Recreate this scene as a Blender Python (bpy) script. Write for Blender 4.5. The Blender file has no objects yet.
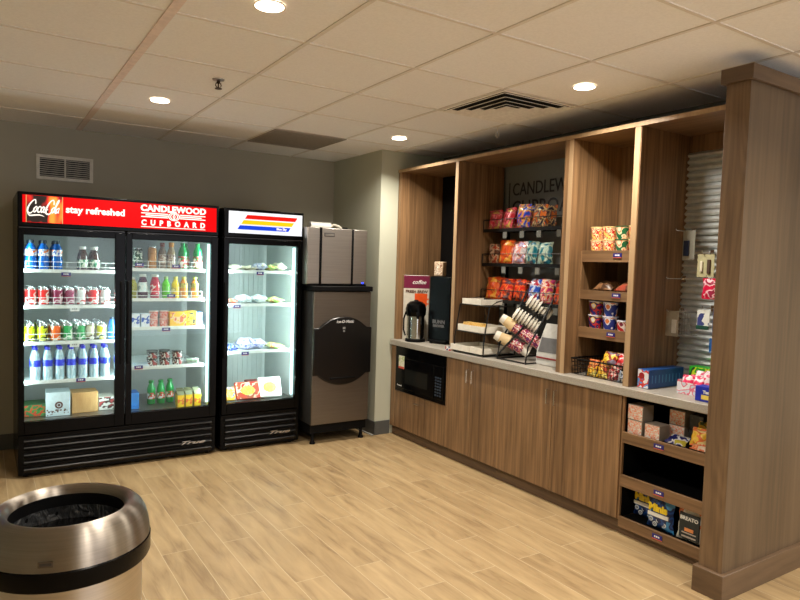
import bpy, bmesh, math, random
from mathutils import Vector, Matrix
random.seed(7)
C = bpy.context.scene.collection
SC = bpy.context.scene
pi = math.pi

# ------------------------------------------------------------------ camera
CAM = Vector((-2.8381, -5.6705, 1.5161))
yaw, pit, rol = 0.56093, -0.05631, 0.02962
Fw = Vector((math.sin(yaw)*math.cos(pit), math.cos(yaw)*math.cos(pit), math.sin(pit)))
R0 = Fw.cross(Vector((0, 0, 1))).normalized(); U0 = R0.cross(Fw)
Rr = math.cos(rol)*R0 + math.sin(rol)*U0
Uu = -math.sin(rol)*R0 + math.cos(rol)*U0
cd = bpy.data.cameras.new('camera'); cam = bpy.data.objects.new('camera', cd); C.objects.link(cam)
m = Matrix.Identity(4)
for i in range(3):
    m[i][0] = Rr[i]; m[i][1] = Uu[i]; m[i][2] = -Fw[i]; m[i][3] = CAM[i]
cam.matrix_world = m
cd.sensor_width = 36; cd.lens = 636.95/800*36; cd.shift_x = 0.0228; cd.shift_y = 0.0019
cd.clip_start = 0.05
SC.camera = cam
# ------------------------------------------------------------------ world, exposure
w = bpy.data.worlds.new('world'); SC.world = w; w.use_nodes = True
w.node_tree.nodes['Background'].inputs[0].default_value = (0.9, 0.92, 1, 1)
w.node_tree.nodes['Background'].inputs[1].default_value = 2.6  # neutral fill light added, entering by the open side behind the camera
SC.view_settings.view_transform = 'Standard'; SC.view_settings.look = 'None'
SC.view_settings.gamma = 1; SC.view_settings.use_curve_mapping = False
SC.view_settings.exposure = 0.0
LAMP_W = 23.0
LAMP_COL = (1.0, 0.92, 0.80)
COOL = (0.80, 0.99, 0.97)
FRIDGE_W = 7.6

# ------------------------------------------------------------------ materials
def lin(c):
    return tuple(((v/255)/12.92 if v/255 <= .04045 else ((v/255+.055)/1.055)**2.4) for v in c) + (1,)
def fit_text(mb, s_, x0, x1, zc, h, place, bold=.02, ext=.0015, space=1, mi=0, shear=0):
    q = MB(); text_mb(q, s_, 1, Matrix.Identity(4), bold=bold, ext=0, space=space, shear=shear)
    ax = min(v[0] for v in q.v); bx = max(v[0] for v in q.v)
    r_ = MB(); text_mb(r_, 'H', 1, Matrix.Identity(4), bold=bold, ext=0); ay = min(v[1] for v in r_.v); by = max(v[1] for v in r_.v)
    text_mb(q2 := MB(), s_, 1, Matrix.Identity(4), bold=bold, ext=1, space=space, shear=shear)
    vs = [(x0+(v[0]-ax)/(bx-ax)*(x1-x0), zc+((v[1]-ay)/(by-ay)-.5)*h, v[2]*ext) for v in q2.v]
    mb.add(vs, q2.f, mi, place)
def newmat(name):
    mt = bpy.data.materials.new(name); mt.use_nodes = True
    nt = mt.node_tree; b = nt.nodes['Principled BSDF']
    return mt, nt, b
def N(nt, t, **k):
    n = nt.nodes.new(t)
    for a, v in k.items(): setattr(n, a, v)
    return n
_cache = {}
def pm(name, col, rough=.5, metal=0, emit=0, coat=0, noise=0.06, nscale=30):
    """plain paint or plastic with a little procedural variation"""
    if name in _cache: return _cache[name]
    mt, nt, b = newmat(name)
    L = lin(col)
    if noise:
        tc = N(nt, 'ShaderNodeTexCoord'); nz = N(nt, 'ShaderNodeTexNoise'); nz.inputs['Scale'].default_value = nscale
        rp = N(nt, 'ShaderNodeValToRGB')
        rp.color_ramp.elements[0].color = tuple(v*(1-noise) for v in L[:3])+(1,)
        rp.color_ramp.elements[1].color = tuple(min(1, v*(1+noise)) for v in L[:3])+(1,)
        rp.color_ramp.elements[0].position = .35; rp.color_ramp.elements[1].position = .65
        nt.links.new(tc.outputs['Object'], nz.inputs['Vector']); nt.links.new(nz.outputs['Fac'], rp.inputs[0])
        nt.links.new(rp.outputs[0], b.inputs['Base Color'])
    else: b.inputs['Base Color'].default_value = L
    b.inputs['Roughness'].default_value = rough; b.inputs['Metallic'].default_value = metal
    if coat: b.inputs['Coat Weight'].default_value = coat
    if emit:
        b.inputs['Emission Color'].default_value = L; b.inputs['Emission Strength'].default_value = emit
    _cache[name] = mt; return mt
def wood(name, dark, light, grain=(38, 38, 1.3), rough=.42, cath=0, fine=.35):
    if name in _cache: return _cache[name]
    mt, nt, b = newmat(name)
    tc = N(nt, 'ShaderNodeTexCoord'); mp = N(nt, 'ShaderNodeMapping'); mp.inputs['Scale'].default_value = grain
    nt.links.new(tc.outputs['Object'], mp.inputs['Vector'])
    n1 = N(nt, 'ShaderNodeTexNoise'); n1.inputs['Scale'].default_value = 1; n1.inputs['Detail'].default_value = 5
    n1.inputs['Roughness'].default_value = .6
    nt.links.new(mp.outputs[0], n1.inputs['Vector'])
    mp2 = N(nt, 'ShaderNodeMapping'); mp2.inputs['Scale'].default_value = tuple(g*.13 for g in grain)
    nt.links.new(tc.outputs['Object'], mp2.inputs['Vector'])
    n2 = N(nt, 'ShaderNodeTexNoise'); n2.inputs['Scale'].default_value = 1; n2.inputs['Detail'].default_value = 2
    nt.links.new(mp2.outputs[0], n2.inputs['Vector'])
    mx = N(nt, 'ShaderNodeMath', operation='MULTIPLY_ADD'); mx.inputs[1].default_value = .62
    ad = N(nt, 'ShaderNodeMath', operation='MULTIPLY'); ad.inputs[1].default_value = .38
    nt.links.new(n2.outputs['Fac'], ad.inputs[0])
    nt.links.new(n1.outputs['Fac'], mx.inputs[0]); nt.links.new(ad.outputs[0], mx.inputs[2])
    src = mx.outputs[0]
    if cath:
        mp3 = N(nt, 'ShaderNodeMapping'); mp3.inputs['Scale'].default_value = (7, 7, .8)
        nt.links.new(tc.outputs['Object'], mp3.inputs['Vector'])
        n3 = N(nt, 'ShaderNodeTexNoise'); n3.inputs['Scale'].default_value = 1; n3.inputs['Detail'].default_value = 1
        nt.links.new(mp3.outputs[0], n3.inputs['Vector'])
        s = N(nt, 'ShaderNodeMath', operation='MULTIPLY'); s.inputs[1].default_value = 95
        nt.links.new(n3.outputs['Fac'], s.inputs[0])
        sn = N(nt, 'ShaderNodeMath', operation='SINE'); nt.links.new(s.outputs[0], sn.inputs[0])
        q = N(nt, 'ShaderNodeMath', operation='MULTIPLY_ADD'); q.inputs[1].default_value = cath
        nt.links.new(sn.outputs[0], q.inputs[0]); nt.links.new(src, q.inputs[2]); src = q.outputs[0]
    rp = N(nt, 'ShaderNodeValToRGB')
    rp.color_ramp.elements[0].color = lin(dark); rp.color_ramp.elements[0].position = .36
    rp.color_ramp.elements[1].color = lin(light); rp.color_ramp.elements[1].position = .64
    nt.links.new(src, rp.inputs[0]); nt.links.new(rp.outputs[0], b.inputs['Base Color'])
    b.inputs['Roughness'].default_value = rough
    _cache[name] = mt; return mt
def printed(name, cols, scale=40, rough=.4, coat=.3, stretch=(1, 1, 1)):
    """printed packaging: patches of a few ink colours"""
    if name in _cache: return _cache[name]
    mt, nt, b = newmat(name)
    tc = N(nt, 'ShaderNodeTexCoord'); mp = N(nt, 'ShaderNodeMapping'); mp.inputs['Scale'].default_value = stretch
    nt.links.new(tc.outputs['Object'], mp.inputs['Vector'])
    nz = N(nt, 'ShaderNodeTexNoise'); nz.inputs['Scale'].default_value = scale; nz.inputs['Detail'].default_value = 1.5
    rp = N(nt, 'ShaderNodeValToRGB'); rp.color_ramp.interpolation = 'CONSTANT'
    n = len(cols); pos = [0] + [.5 + (i-(n)/2)*(.30/n) for i in range(1, n)]
    cr = rp.color_ramp
    while len(cr.elements) < n: cr.elements.new(.5)
    for i, c in enumerate(cols):
        cr.elements[i].position = pos[i]; 
    for i, c in enumerate(cols): cr.elements[i].color = lin(c)
    nt.links.new(mp.outputs[0], nz.inputs['Vector']); nt.links.new(nz.outputs['Fac'], rp.inputs[0])
    nt.links.new(rp.outputs[0], b.inputs['Base Color'])
    b.inputs['Roughness'].default_value = rough; b.inputs['Coat Weight'].default_value = coat
    _cache[name] = mt; return mt
def bagm(name, cols, scale=20):
    new = name not in _cache; m_ = printed(name, cols, scale*.8, rough=.28, coat=.5)
    if new:
        for n_ in m_.node_tree.nodes:
            if n_.type == 'VALTORGB': n_.color_ramp.interpolation = 'LINEAR'
            if n_.type == 'TEX_NOISE': n_.inputs['Detail'].default_value = 3; n_.inputs['Distortion'].default_value = .6
    return m_
def steel(name, col, rough=.3, aniso=0, brush=(3, 3, 200), radial=False, dim=.12):
    if name in _cache: return _cache[name]
    mt, nt, b = newmat(name)
    tc = N(nt, 'ShaderNodeTexCoord'); mp = N(nt, 'ShaderNodeMapping'); mp.inputs['Scale'].default_value = brush
    nt.links.new(tc.outputs['Object'], mp.inputs['Vector'])
    nz = N(nt, 'ShaderNodeTexNoise'); nz.inputs['Scale'].default_value = 1; nz.inputs['Detail'].default_value = 3
    nt.links.new(mp.outputs[0], nz.inputs['Vector'])
    L = lin(col); rp = N(nt, 'ShaderNodeValToRGB')
    rp.color_ramp.elements[0].color = tuple(v*(1-dim) for v in L[:3])+(1,); rp.color_ramp.elements[0].position = .3
    rp.color_ramp.elements[1].color = L; rp.color_ramp.elements[1].position = .7
    nt.links.new(nz.outputs['Fac'], rp.inputs[0]); nt.links.new(rp.outputs[0], b.inputs['Base Color'])
    b.inputs['Metallic'].default_value = 1; b.inputs['Roughness'].default_value = rough
    if aniso:
        b.inputs['Anisotropic'].default_value = aniso
        if radial:
            tg = N(nt, 'ShaderNodeTangent', direction_type='RADIAL', axis='Z'); nt.links.new(tg.outputs[0], b.inputs['Tangent']); b.inputs['Anisotropic Rotation'].default_value = .25
    _cache[name] = mt; return mt
def glass(name, tint=(1, 1, 1), refl=.06, rough=.02):
    if name in _cache: return _cache[name]
    mt, nt, b = newmat(name); nt.nodes.remove(b)
    tr = N(nt, 'ShaderNodeBsdfTransparent'); tr.inputs[0].default_value = tuple(tint)+(1,)
    gl = N(nt, 'ShaderNodeBsdfGlossy'); gl.inputs['Roughness'].default_value = rough
    fr = N(nt, 'ShaderNodeFresnel'); fr.inputs['IOR'].default_value = 1.45
    sc = N(nt, 'ShaderNodeMath', operation='MULTIPLY'); sc.inputs[1].default_value = refl/.034
    mx = N(nt, 'ShaderNodeMixShader'); out = nt.nodes['Material Output']
    nt.links.new(fr.outputs[0], sc.inputs[0]); nt.links.new(sc.outputs[0], mx.inputs[0])
    nt.links.new(tr.outputs[0], mx.inputs[1]); nt.links.new(gl.outputs[0], mx.inputs[2]); nt.links.new(mx.outputs[0], out.inputs[0])
    _cache[name] = mt; return mt
def emitm(name, col, s):
    if name in _cache: return _cache[name]
    mt, nt, b = newmat(name)
    b.inputs['Base Color'].default_value = tuple(v*.25 for v in lin(col)[:3])+(1,)
    b.inputs['Emission Color'].default_value = lin(col); b.inputs['Emission Strength'].default_value = s; b.inputs['Specular IOR Level'].default_value = .1
    _cache[name] = mt; return mt

# ------------------------------------------------------------------ mesh helpers
class MB:
    def __init__(s): s.v = []; s.f = []; s.mi = []
    def add(s, vs, fs, mi=0, M=None):
        o = len(s.v)
        for p in vs:
            p = Vector(p); s.v.append(tuple(M @ p) if M else tuple(p))
        for f in fs: s.f.append(tuple(o+i for i in f)); s.mi.append(mi)
        return s
    def box(s, x0, x1, y0, y1, z0, z1, mi=0, M=None):
        vs = [(x0,y0,z0),(x1,y0,z0),(x1,y1,z0),(x0,y1,z0),(x0,y0,z1),(x1,y0,z1),(x1,y1,z1),(x0,y1,z1)]
        return s.add(vs, [(0,3,2,1),(4,5,6,7),(0,1,5,4),(1,2,6,5),(2,3,7,6),(3,0,4,7)], mi, M)
    def lathe(s, prof, n=20, c=(0,0,0), M=None, mi=0, mis=None, cap0=True, cap1=True):
        vs = []
        for r, z in prof:
            for k in range(n):
                a = 2*pi*k/n; vs.append((c[0]+r*math.cos(a), c[1]+r*math.sin(a), c[2]+z))
        o = len(s.v)
        for p in vs: s.v.append(tuple(M @ Vector(p)) if M else p)
        for i in range(len(prof)-1):
            for k in range(n):
                k2 = (k+1) % n
                s.f.append((o+i*n+k, o+i*n+k2, o+(i+1)*n+k2, o+(i+1)*n+k)); s.mi.append(mis[i] if mis else mi)
        if cap0: s.f.append(tuple(o+k for k in range(n))[::-1]); s.mi.append(mis[0] if mis else mi)
        if cap1:
            b = o+(len(prof)-1)*n
            s.f.append(tuple(b+k for k in range(n))); s.mi.append(mis[-1] if mis else mi)
        return s
    def tube(s, pts, r, n=6, mi=0, closed=False):
        P = [Vector(p) for p in pts]; m = len(P); o = len(s.v)
        for i in range(m):
            if closed: d = P[(i+1) % m]-P[i-1]
            else: d = P[min(i+1, m-1)]-P[max(i-1, 0)]
            if d.length < 1e-9: d = Vector((0, 0, 1))
            d.normalize()
            a = d.cross(Vector((0, 0, 1)) if abs(d.z) < .9 else Vector((1, 0, 0))).normalized(); b = d.cross(a)
            for k in range(n):
                t = 2*pi*k/n; s.v.append(tuple(P[i]+r*(math.cos(t)*a+math.sin(t)*b)))
        for i in range(m if closed else m-1):
            j = (i+1) % m
            for k in range(n):
                k2 = (k+1) % n
                s.f.append((o+i*n+k, o+i*n+k2, o+j*n+k2, o+j*n+k)); s.mi.append(mi)
        if not closed:
            s.f.append(tuple(o+k for k in range(n))[::-1]); s.mi.append(mi)
            s.f.append(tuple(o+(m-1)*n+k for k in range(n))); s.mi.append(mi)
        return s
    def prism(s, poly, h, mi=0, M=None):
        n = len(poly); vs = [(x, y, 0) for x, y in poly]+[(x, y, h) for x, y in poly]
        fs = [tuple(range(n))[::-1], tuple(range(n, 2*n))]+[(i, (i+1) % n, n+(i+1) % n, n+i) for i in range(n)]
        return s.add(vs, fs, mi, M)
    def build(s, name, mats, parent=None, loc=None, bevel=0, smooth=True, fix=True, rot=None):
        me = bpy.data.meshes.new(name); me.from_pydata(s.v, [], s.f)
        if not isinstance(mats, (list, tuple)): mats = [mats]
        for q in mats: me.materials.append(q)
        for p, i in zip(me.polygons, s.mi): p.material_index = min(i, len(mats)-1); p.use_smooth = smooth
        bm = bmesh.new(); bm.from_mesh(me)
        if fix: bmesh.ops.recalc_face_normals(bm, faces=bm.faces)
        for e in bm.edges:
            if len(e.link_faces) == 2 and e.calc_face_angle(0) > .6: e.smooth = False
        bm.to_mesh(me); bm.free()
        o = bpy.data.objects.new(name, me); C.objects.link(o)
        if parent: o.parent = parent
        if loc is not None: o.location = loc
        if rot is not None: o.rotation_euler = rot
        if bevel:
            b = o.modifiers.new('bevel', 'BEVEL'); b.width = bevel; b.segments = 2; b.limit_method = 'ANGLE'
        return o
def world_part(mb, name, mats, root, **k):
    """mesh given in world coordinates, stored relative to its thing"""
    L = root.location
    mb.v = [(x-L.x, y-L.y, z-L.z) for x, y, z in mb.v]
    return mb.build(name, mats, root, **k)
def sub_part(mb, name, mats, part, root, **k):
    L = root.location
    mb.v = [(x-L.x, y-L.y, z-L.z) for x, y, z in mb.v]
    return mb.build(name, mats, part, **k)
def tag(o, label, cat, group=None):
    o['label'] = label; o['category'] = cat
    if group: o['group'] = group
    return o
def thing(name, label, cat, loc=(0, 0, 0), rz=0, group=None):
    o = bpy.data.objects.new(name, None); C.objects.link(o); o.location = loc; o.rotation_euler = (0, 0, rz)
    o.empty_display_size = .05
    return tag(o, label, cat, group)
def struct(mb, name, mats, **k):
    o = mb.build(name, mats, **k); o['kind'] = 'structure'; return o
def single(mb, name, mats, label, cat, loc, group=None, **k):
    return tag(mb.build(name, mats, loc=loc, **k), label, cat, group)
def dup(o, loc, label, rz=None, rot=None):
    r = o.copy(); C.objects.link(r); r.location = loc; r['label'] = label
    if rz is not None: r.rotation_euler = (0, 0, rz)
    if rot is not None: r.rotation_euler = rot
    for ch in list(o.children):
        c = ch.copy(); C.objects.link(c); c.parent = r
        for g in list(ch.children):
            d = g.copy(); C.objects.link(d); d.parent = c
    return r
ORD = ['first', 'second', 'third', 'fourth', 'fifth', 'sixth', 'seventh', 'eighth']
def text_mb(mb, s, size, M, mi=0, ext=.001, bold=0, space=1, align='CENTER', shear=0, sx=1):
    cu = bpy.data.curves.new('t', 'FONT'); cu.body = s; cu.size = size; cu.extrude = ext; cu.offset = bold
    cu.align_x = align; cu.align_y = 'CENTER'; cu.space_character = space; cu.shear = shear; cu.resolution_u = 3
    o = bpy.data.objects.new('t', cu); C.objects.link(o)
    bpy.context.view_layer.update()
    me = o.to_mesh()
    vs = [(v.co.x*sx, v.co.y, v.co.z) for v in me.vertices]; fs = [tuple(p.vertices) for p in me.polygons]
    mb.add(vs, fs, mi, M)
    o.to_mesh_clear(); bpy.data.objects.remove(o); bpy.data.curves.remove(cu)
def plane_y(x, y, z):   # text plane facing -Y, x to the right
    return Matrix.Translation((x, y, z)) @ Matrix.Rotation(pi/2, 4, 'X')
def plane_x(x, y, z):   # text plane facing -X, reading towards -Y
    return Matrix.Translation((x, y, z)) @ Matrix.Rotation(-pi/2, 4, 'Z') @ Matrix.Rotation(pi/2, 4, 'X')
def ribbon(mb, pts, w0, M, mi=0, ext=.001, n=6):
    """flat brush stroke through pts (x, y[, width factor]) by Catmull-Rom"""
    P = [(p[0], p[1], p[2] if len(p) > 2 else 1) for p in pts]
    Q = [P[0]]+P+[P[-1]]; S = []
    for i in range(1, len(Q)-2):
        for k in range(n):
            t = k/n
            S.append(tuple(.5*((2*Q[i][a])+(-Q[i-1][a]+Q[i+1][a])*t+(2*Q[i-1][a]-5*Q[i][a]+4*Q[i+1][a]-Q[i+2][a])*t*t+(-Q[i-1][a]+3*Q[i][a]-3*Q[i+1][a]+Q[i+2][a])*t**3) for a in range(3)))
    S.append(P[-1])
    vs = []
    for i, (x, y, w) in enumerate(S):
        a = S[max(i-1, 0)]; b = S[min(i+1, len(S)-1)]
        dx, dy = b[0]-a[0], b[1]-a[1]; l = math.hypot(dx, dy) or 1
        nx, ny = -dy/l*w*w0/2, dx/l*w*w0/2
        vs += [(x+nx, y+ny, ext), (x-nx, y-ny, ext), (x-nx, y-ny, -ext), (x+nx, y+ny, -ext)]
    fs = []
    for i in range(len(S)-1):
        for k in range(4): fs.append((4*i+k, 4*i+(k+1) % 4, 4*i+4+(k+1) % 4, 4*i+4+k))
    mb.add(vs, fs, mi, M)

# common materials
WD = wood('oak_laminate', (90, 66, 43), (156, 121, 85), grain=(52, 52, 1.6))
WDH = wood('oak_laminate_crosswise', (92, 68, 45), (146, 113, 80), grain=(38, 1.3, 38))
WDC = wood('column_laminate', (78, 62, 45), (102, 83, 62), grain=(46, 46, 1.6))
WDCF = wood('column_laminate_cathedral', (90, 70, 50), (124, 99, 73), grain=(46, 46, 1.6), cath=.045)
WDCH = wood('column_laminate_crosswise', (82, 64, 46), (110, 87, 65), grain=(3, 3, 30))
WDK = wood('toe_kick_laminate', (70, 52, 38), (106, 82, 60), grain=(38, 1.3, 38))
BLK = pm('black_enamel', (4, 4, 5), rough=.25, noise=.05)
BLK.node_tree.nodes['Principled BSDF'].inputs['Specular IOR Level'].default_value = .12
BLKM = pm('matte_black', (6, 6, 7), rough=.6)
BLKM.node_tree.nodes['Principled BSDF'].inputs['Specular IOR Level'].default_value = .15
WIRE = pm('black_wire', (16, 16, 17), rough=.4, metal=.3)
WHT = pm('white_plastic', (235, 235, 230), rough=.35)
TAGM = [pm('tag_navy', (34, 34, 120), rough=.4), pm('tag_orange', (205, 95, 60), rough=.4), pm('tag_white', (235, 235, 240), rough=.4)]
CHROME = steel('chrome', (225, 225, 225), rough=.12, dim=.02)

# ================================================================== STRUCTURE
ZC = 2.522
X0, X1, YB0, YBK = -4.8, 3.2, -9.0, 0.0
# floor
mt, nt, b = newmat('wood_look_tile')
tc = N(nt, 'ShaderNodeTexCoord'); mp = N(nt, 'ShaderNodeMapping'); mp.inputs['Rotation'].default_value = (0, 0, pi/2)
mp.inputs['Location'].default_value = (.35, -.02, 0)
nt.links.new(tc.outputs['Object'], mp.inputs['Vector'])
br = N(nt, 'ShaderNodeTexBrick'); br.offset = .36; br.inputs['Scale'].default_value = 1
br.inputs['Brick Width'].default_value = .915; br.inputs['Row Height'].default_value = .1605
br.inputs['Mortar Size'].default_value = .0016; br.inputs['Mortar Smooth'].default_value = .2
br.inputs['Color1'].default_value = (0, 0, 0, 1); br.inputs['Color2'].default_value = (1, 1, 1, 1); br.inputs['Mortar'].default_value = (.5, .5, .5, 1)
nt.links.new(mp.outputs[0], br.inputs['Vector'])
mpn = N(nt, 'ShaderNodeMapping'); mpn.inputs['Scale'].default_value = (16, 2.2, 1)
va = N(nt, 'ShaderNodeVectorMath', operation='MULTIPLY_ADD'); va.inputs[1].default_value = (7, 13, 5)
nt.links.new(br.outputs['Color'], va.inputs[0]); nt.links.new(tc.outputs['Object'], va.inputs[2]); nt.links.new(va.outputs[0], mpn.inputs['Vector'])
nz = N(nt, 'ShaderNodeTexNoise'); nz.inputs['Scale'].default_value = 1; nz.inputs['Detail'].default_value = 6; nz.inputs['Roughness'].default_value = .6
nz.inputs['Distortion'].default_value = .6
nt.links.new(mpn.outputs[0], nz.inputs['Vector'])
rp = N(nt, 'ShaderNodeValToRGB'); cr = rp.color_ramp
cr.elements[0].position = .3; cr.elements[0].color = lin((138, 114, 82)); cr.elements[1].position = .66; cr.elements[1].color = lin((178, 153, 114))
e = cr.elements.new(.47); e.color = lin((163, 139, 102))
nt.links.new(nz.outputs['Fac'], rp.inputs[0])
hv = N(nt, 'ShaderNodeMix', data_type='RGBA', blend_type='MULTIPLY'); hv.inputs[0].default_value = 1
r2 = N(nt, 'ShaderNodeValToRGB'); r2.color_ramp.elements[0].color = (.86, .84, .82, 1); r2.color_ramp.elements[1].color = (1.0, 1.0, 1.0, 1)
nt.links.new(br.outputs['Color'], r2.inputs[0]); nt.links.new(rp.outputs[0], hv.inputs[6]); nt.links.new(r2.outputs[0], hv.inputs[7])
mm = N(nt, 'ShaderNodeMix', data_type='RGBA'); nt.links.new(br.outputs['Fac'], mm.inputs[0])
nt.links.new(hv.outputs[2], mm.inputs[6]); mm.inputs[7].default_value = lin((190, 172, 140)); nt.links.new(mm.outputs[2], b.inputs['Base Color'])
b.inputs['Roughness'].default_value = .42; b.inputs['Specular IOR Level'].default_value = .35
FLOOR = mt
struct(MB().box(X0, X1, YB0, .1, -.1, 0), 'floor', FLOOR)
# walls
WALL = pm('wall_paint', (166, 162, 146), rough=.85, noise=.02, nscale=3)
WALLL = pm('wall_paint_light', (188, 190, 172), rough=.85, noise=.02, nscale=3)
struct(MB().box(X0, .126, 0, .1, 0, ZC+.1), 'wall_back', WALL)
struct(MB().box(.126, X1, -.887, .1, 0, ZC+.1), 'wall_corner', WALLL)
struct(MB().box(.80, .90, -3.95, -.887, 0, ZC+.1), 'wall_right', pm('wall_paint_grey', (120, 124, 122), rough=.8, noise=.02))
struct(MB().box(X0-.1, X0, YB0, .1, 0, ZC+.1), 'wall_left', WALLL)
struct(MB().box(X1, X1+.1, YB0, -.887, 0, ZC+.1), 'wall_far_right', WALLL)
struct(MB().box(X0-.1, -1.5, YB0-.1, YB0, 0, ZC+.1), 'wall_front', WALLL)  # unseen; shaped to admit fill at right and keep cooler's left darker
BB = pm('grey_vinyl_base', (84, 84, 82), rough=.5, noise=.03)
struct(MB().box(X0, .126, -.008, 0, 0, .124).box(.118, .126, -.895, 0, 0, .124).box(.118, .283, -.895, -.887, 0, .124), 'baseboard_back', BB, bevel=.002)
# ceiling with tile grid
CT = pm('ceiling_tile', (244, 243, 242), rough=.95, noise=.025, nscale=90)
struct(MB().box(X0, X1, YB0, .1, ZC+.006, ZC+.1), 'ceiling', CT)
GR = pm('ceiling_tee', (226, 220, 212), rough=.6, noise=.02)
g = MB(); T = .6096; gx0, gy0 = -2.1804, -2.9379
for i in range(-5, 10):
    x = gx0+i*T; wv = .021 if i == 0 else .010
    if X0 < x < X1: g.box(x-wv, x+wv, YB0, 0, ZC+.001 if i else ZC, ZC+.006, 1 if i == 0 else 0)
for j in range(-10, 5):
    y = gy0+j*T
    if YB0 < y < 0: g.box(X0, X1, y-.009, y+.009, ZC+.002, ZC+.006)
struct(g, 'trim_1', [GR, pm('ceiling_tee_wide', (236, 220, 212), rough=.6)])

# ================================================================== DOWNLIGHTS
LENS = emitm('lamp_lens', (255, 232, 205), 14)
RING = pm('lamp_ring_white', (240, 232, 215), rough=.4)
dl = None
lampname = {(-1.875, -3.243): 'round ceiling downlight nearest the camera on the left, cut near top edge', (-1.875, -1.414): 'round ceiling downlight above the red drink cooler near the sprinkler',
            (-.046, -1.414): 'round ceiling downlight in the far corner above the ice machine', (-.046, -3.243): 'round ceiling downlight beside the square diffuser in front of the hutch'}
for i in range(0, 3):
    for j in range(-3, 1):
        x = -1.875+i*1.829; y = -1.414+j*1.829
        lab = lampname.get((round(x, 3), round(y, 3)), None)
        if lab is None:
            for (a, b_), l in lampname.items():
                if abs(a-x) < .02 and abs(b_-y) < .02: lab = l
        if x > 3 or (x > 0.3 and y > -4.0): continue
        lab = lab or 'ceiling downlight outside the photo, %s from the left, %s row' % (ORD[i], ORD[-j])
        if dl is None:
            dl = thing('downlight', lab, 'ceiling light', (x, y, ZC+.006), 0, 'recessed ceiling downlights')
            MB().lathe([(.054, -.003), (.064, -.004), (.066, -.007), (.057, -.008), (.054, -.005)], 32, cap0=False, cap1=False).build('trim_ring', RING, dl)
            MB().lathe([(.056, -.004), (.056, -.0085)], 32).build('lens', LENS, dl)
        else: dup(dl, (x, y, ZC+.006), lab)
        L = bpy.data.lights.new('downlight_lamp', 'AREA'); L.shape = 'DISK'; L.size = .10; L.energy = LAMP_W; L.color = LAMP_COL; L.spread = 2.5
        lo = bpy.data.objects.new('downlight_lamp', L); C.objects.link(lo); lo.location = (x, y, ZC-.012)

# sprinkler + hook
t = thing('fire_sprinkler', 'small pendent fire sprinkler on the ceiling tile between two downlights', 'sprinkler', (-1.715, -2.10, ZC+.006))
MB().lathe([(.034, 0), (.032, -.006), (.012, -.008)], 16).build('escutcheon', steel('satin_steel', (190, 185, 175), rough=.35), t)
MB().lathe([(.010, -.006), (.010, -.022), (.004, -.026), (.004, -.045)], 10).tube([(-.012, 0, -.02), (-.016, 0, -.035), (-.004, 0, -.05)], .003).tube([(.012, 0, -.02), (.016, 0, -.035), (.004, 0, -.05)], .003).build('frame', pm('dark_brass', (60, 48, 36), rough=.4, metal=.8), t)
mb = MB().lathe([(.006, -.050), (.020, -.050), (.020, -.053), (.006, -.053)], 12); mb.build('deflector', pm('dark_brass', (60, 48, 36)), t)
mb = MB().tube([(0, 0, 0), (0, 0, -.03), (.012, 0, -.045), (.012, 0, -.07), (0, 0, -.08), (-.012, 0, -.07), (-.012, 0, -.045)], .003)
single(mb, 'ceiling_hook', pm('hook_white', (215, 210, 195), rough=.4), 'little white wire hook hanging from the ceiling below the square diffuser', 'hook', (.255, -2.22, ZC))

# return grille in ceiling
t = thing('return_air_grille', 'flat grey brown perforated return grille set in the ceiling grid near the back corner', 'ceiling vent', (-.655, -.805, ZC))
MB().box(-.295, .295, -.295, .295, -.002, .006).build('panel', printed('perforated', [(118, 112, 104), (140, 132, 122), (156, 147, 136)], scale=160, coat=0, rough=.7), t)
f = MB()
for a, b_, c, d in ((-.304, -.292, -.304, .304), (.292, .304, -.304, .304), (-.292, .292, -.304, -.292), (-.292, .292, .292, .304)): f.box(a, b_, c, d, -.006, .006)
f.build('frame', pm('grille_frame', (150, 140, 128)), t)
# square diffuser
t = thing('ceiling_diffuser', 'square four-way ceiling air diffuser with nested white louvres', 'ceiling vent', (-.046, -2.633, ZC))
DW = pm('diffuser_white', (240, 236, 228), rough=.5)
MB().box(-.27, .27, -.27, .27, .004, .006).build('plenum', pm('duct_dark', (12, 13, 14), rough=.8), t)
def sqring(mb, r0, z0, r1, z1, th=.003):
    vs = []
    for r, z in ((r0, z0), (r1, z1), (r1, z1+th), (r0, z0+th)):
        vs += [(-r, -r, z), (r, -r, z), (r, r, z), (-r, r, z)]
    fs = []
    for l in range(4):
        l2 = (l+1) % 4
        for k in range(4): fs.append((4*l+k, 4*l+(k+1) % 4, 4*l2+(k+1) % 4, 4*l2+k))
    mb.add(vs, fs)
f = MB(); sqring(f, .304, -.004, .286, -.004); f.build('frame', DW, t)
for r in (.284, .222, .160, .100):
    f = MB(); sqring(f, r, -.010, r-.036, .002); f.build('louvre', DW, t)
MB().box(-.05, .05, -.05, .05, -.006, -.001).build('centre_plate', DW, t, bevel=.003)

# wall grille on back wall
t = thing('wall_grille', 'white louvred air grille with two panels high on the back wall above the cooler', 'wall vent', (-2.278, 0, 2.207))
VW = pm('grille_white', (214, 210, 198), rough=.5)
f = MB().box(-.203, .203, -.012, 0, .072, .096).box(-.203, .203, -.012, 0, -.096, -.072).box(-.203, -.178, -.012, 0, -.072, .072).box(.178, .203, -.012, 0, -.072, .072).box(-.006, .006, -.012, 0, -.072, .072)
f.build('frame', VW, t, bevel=.002)
MB().box(-.178, .178, -.002, -.0005, -.072, .072).build('backing', pm('vent_dark', (22, 22, 20)), t)
f = MB()
for k in range(9):
    z = -.064+k*.016
    for a, b_ in ((-.177, -.007), (.007, .177)):
        M = Matrix.Translation((0, -.006, z)) @ Matrix.Rotation(-.7, 4, 'X'); f.box(a, b_, -.0035, .0035, -.0006, .0006, 0, M)
f.build('louvres', VW, t)

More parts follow.
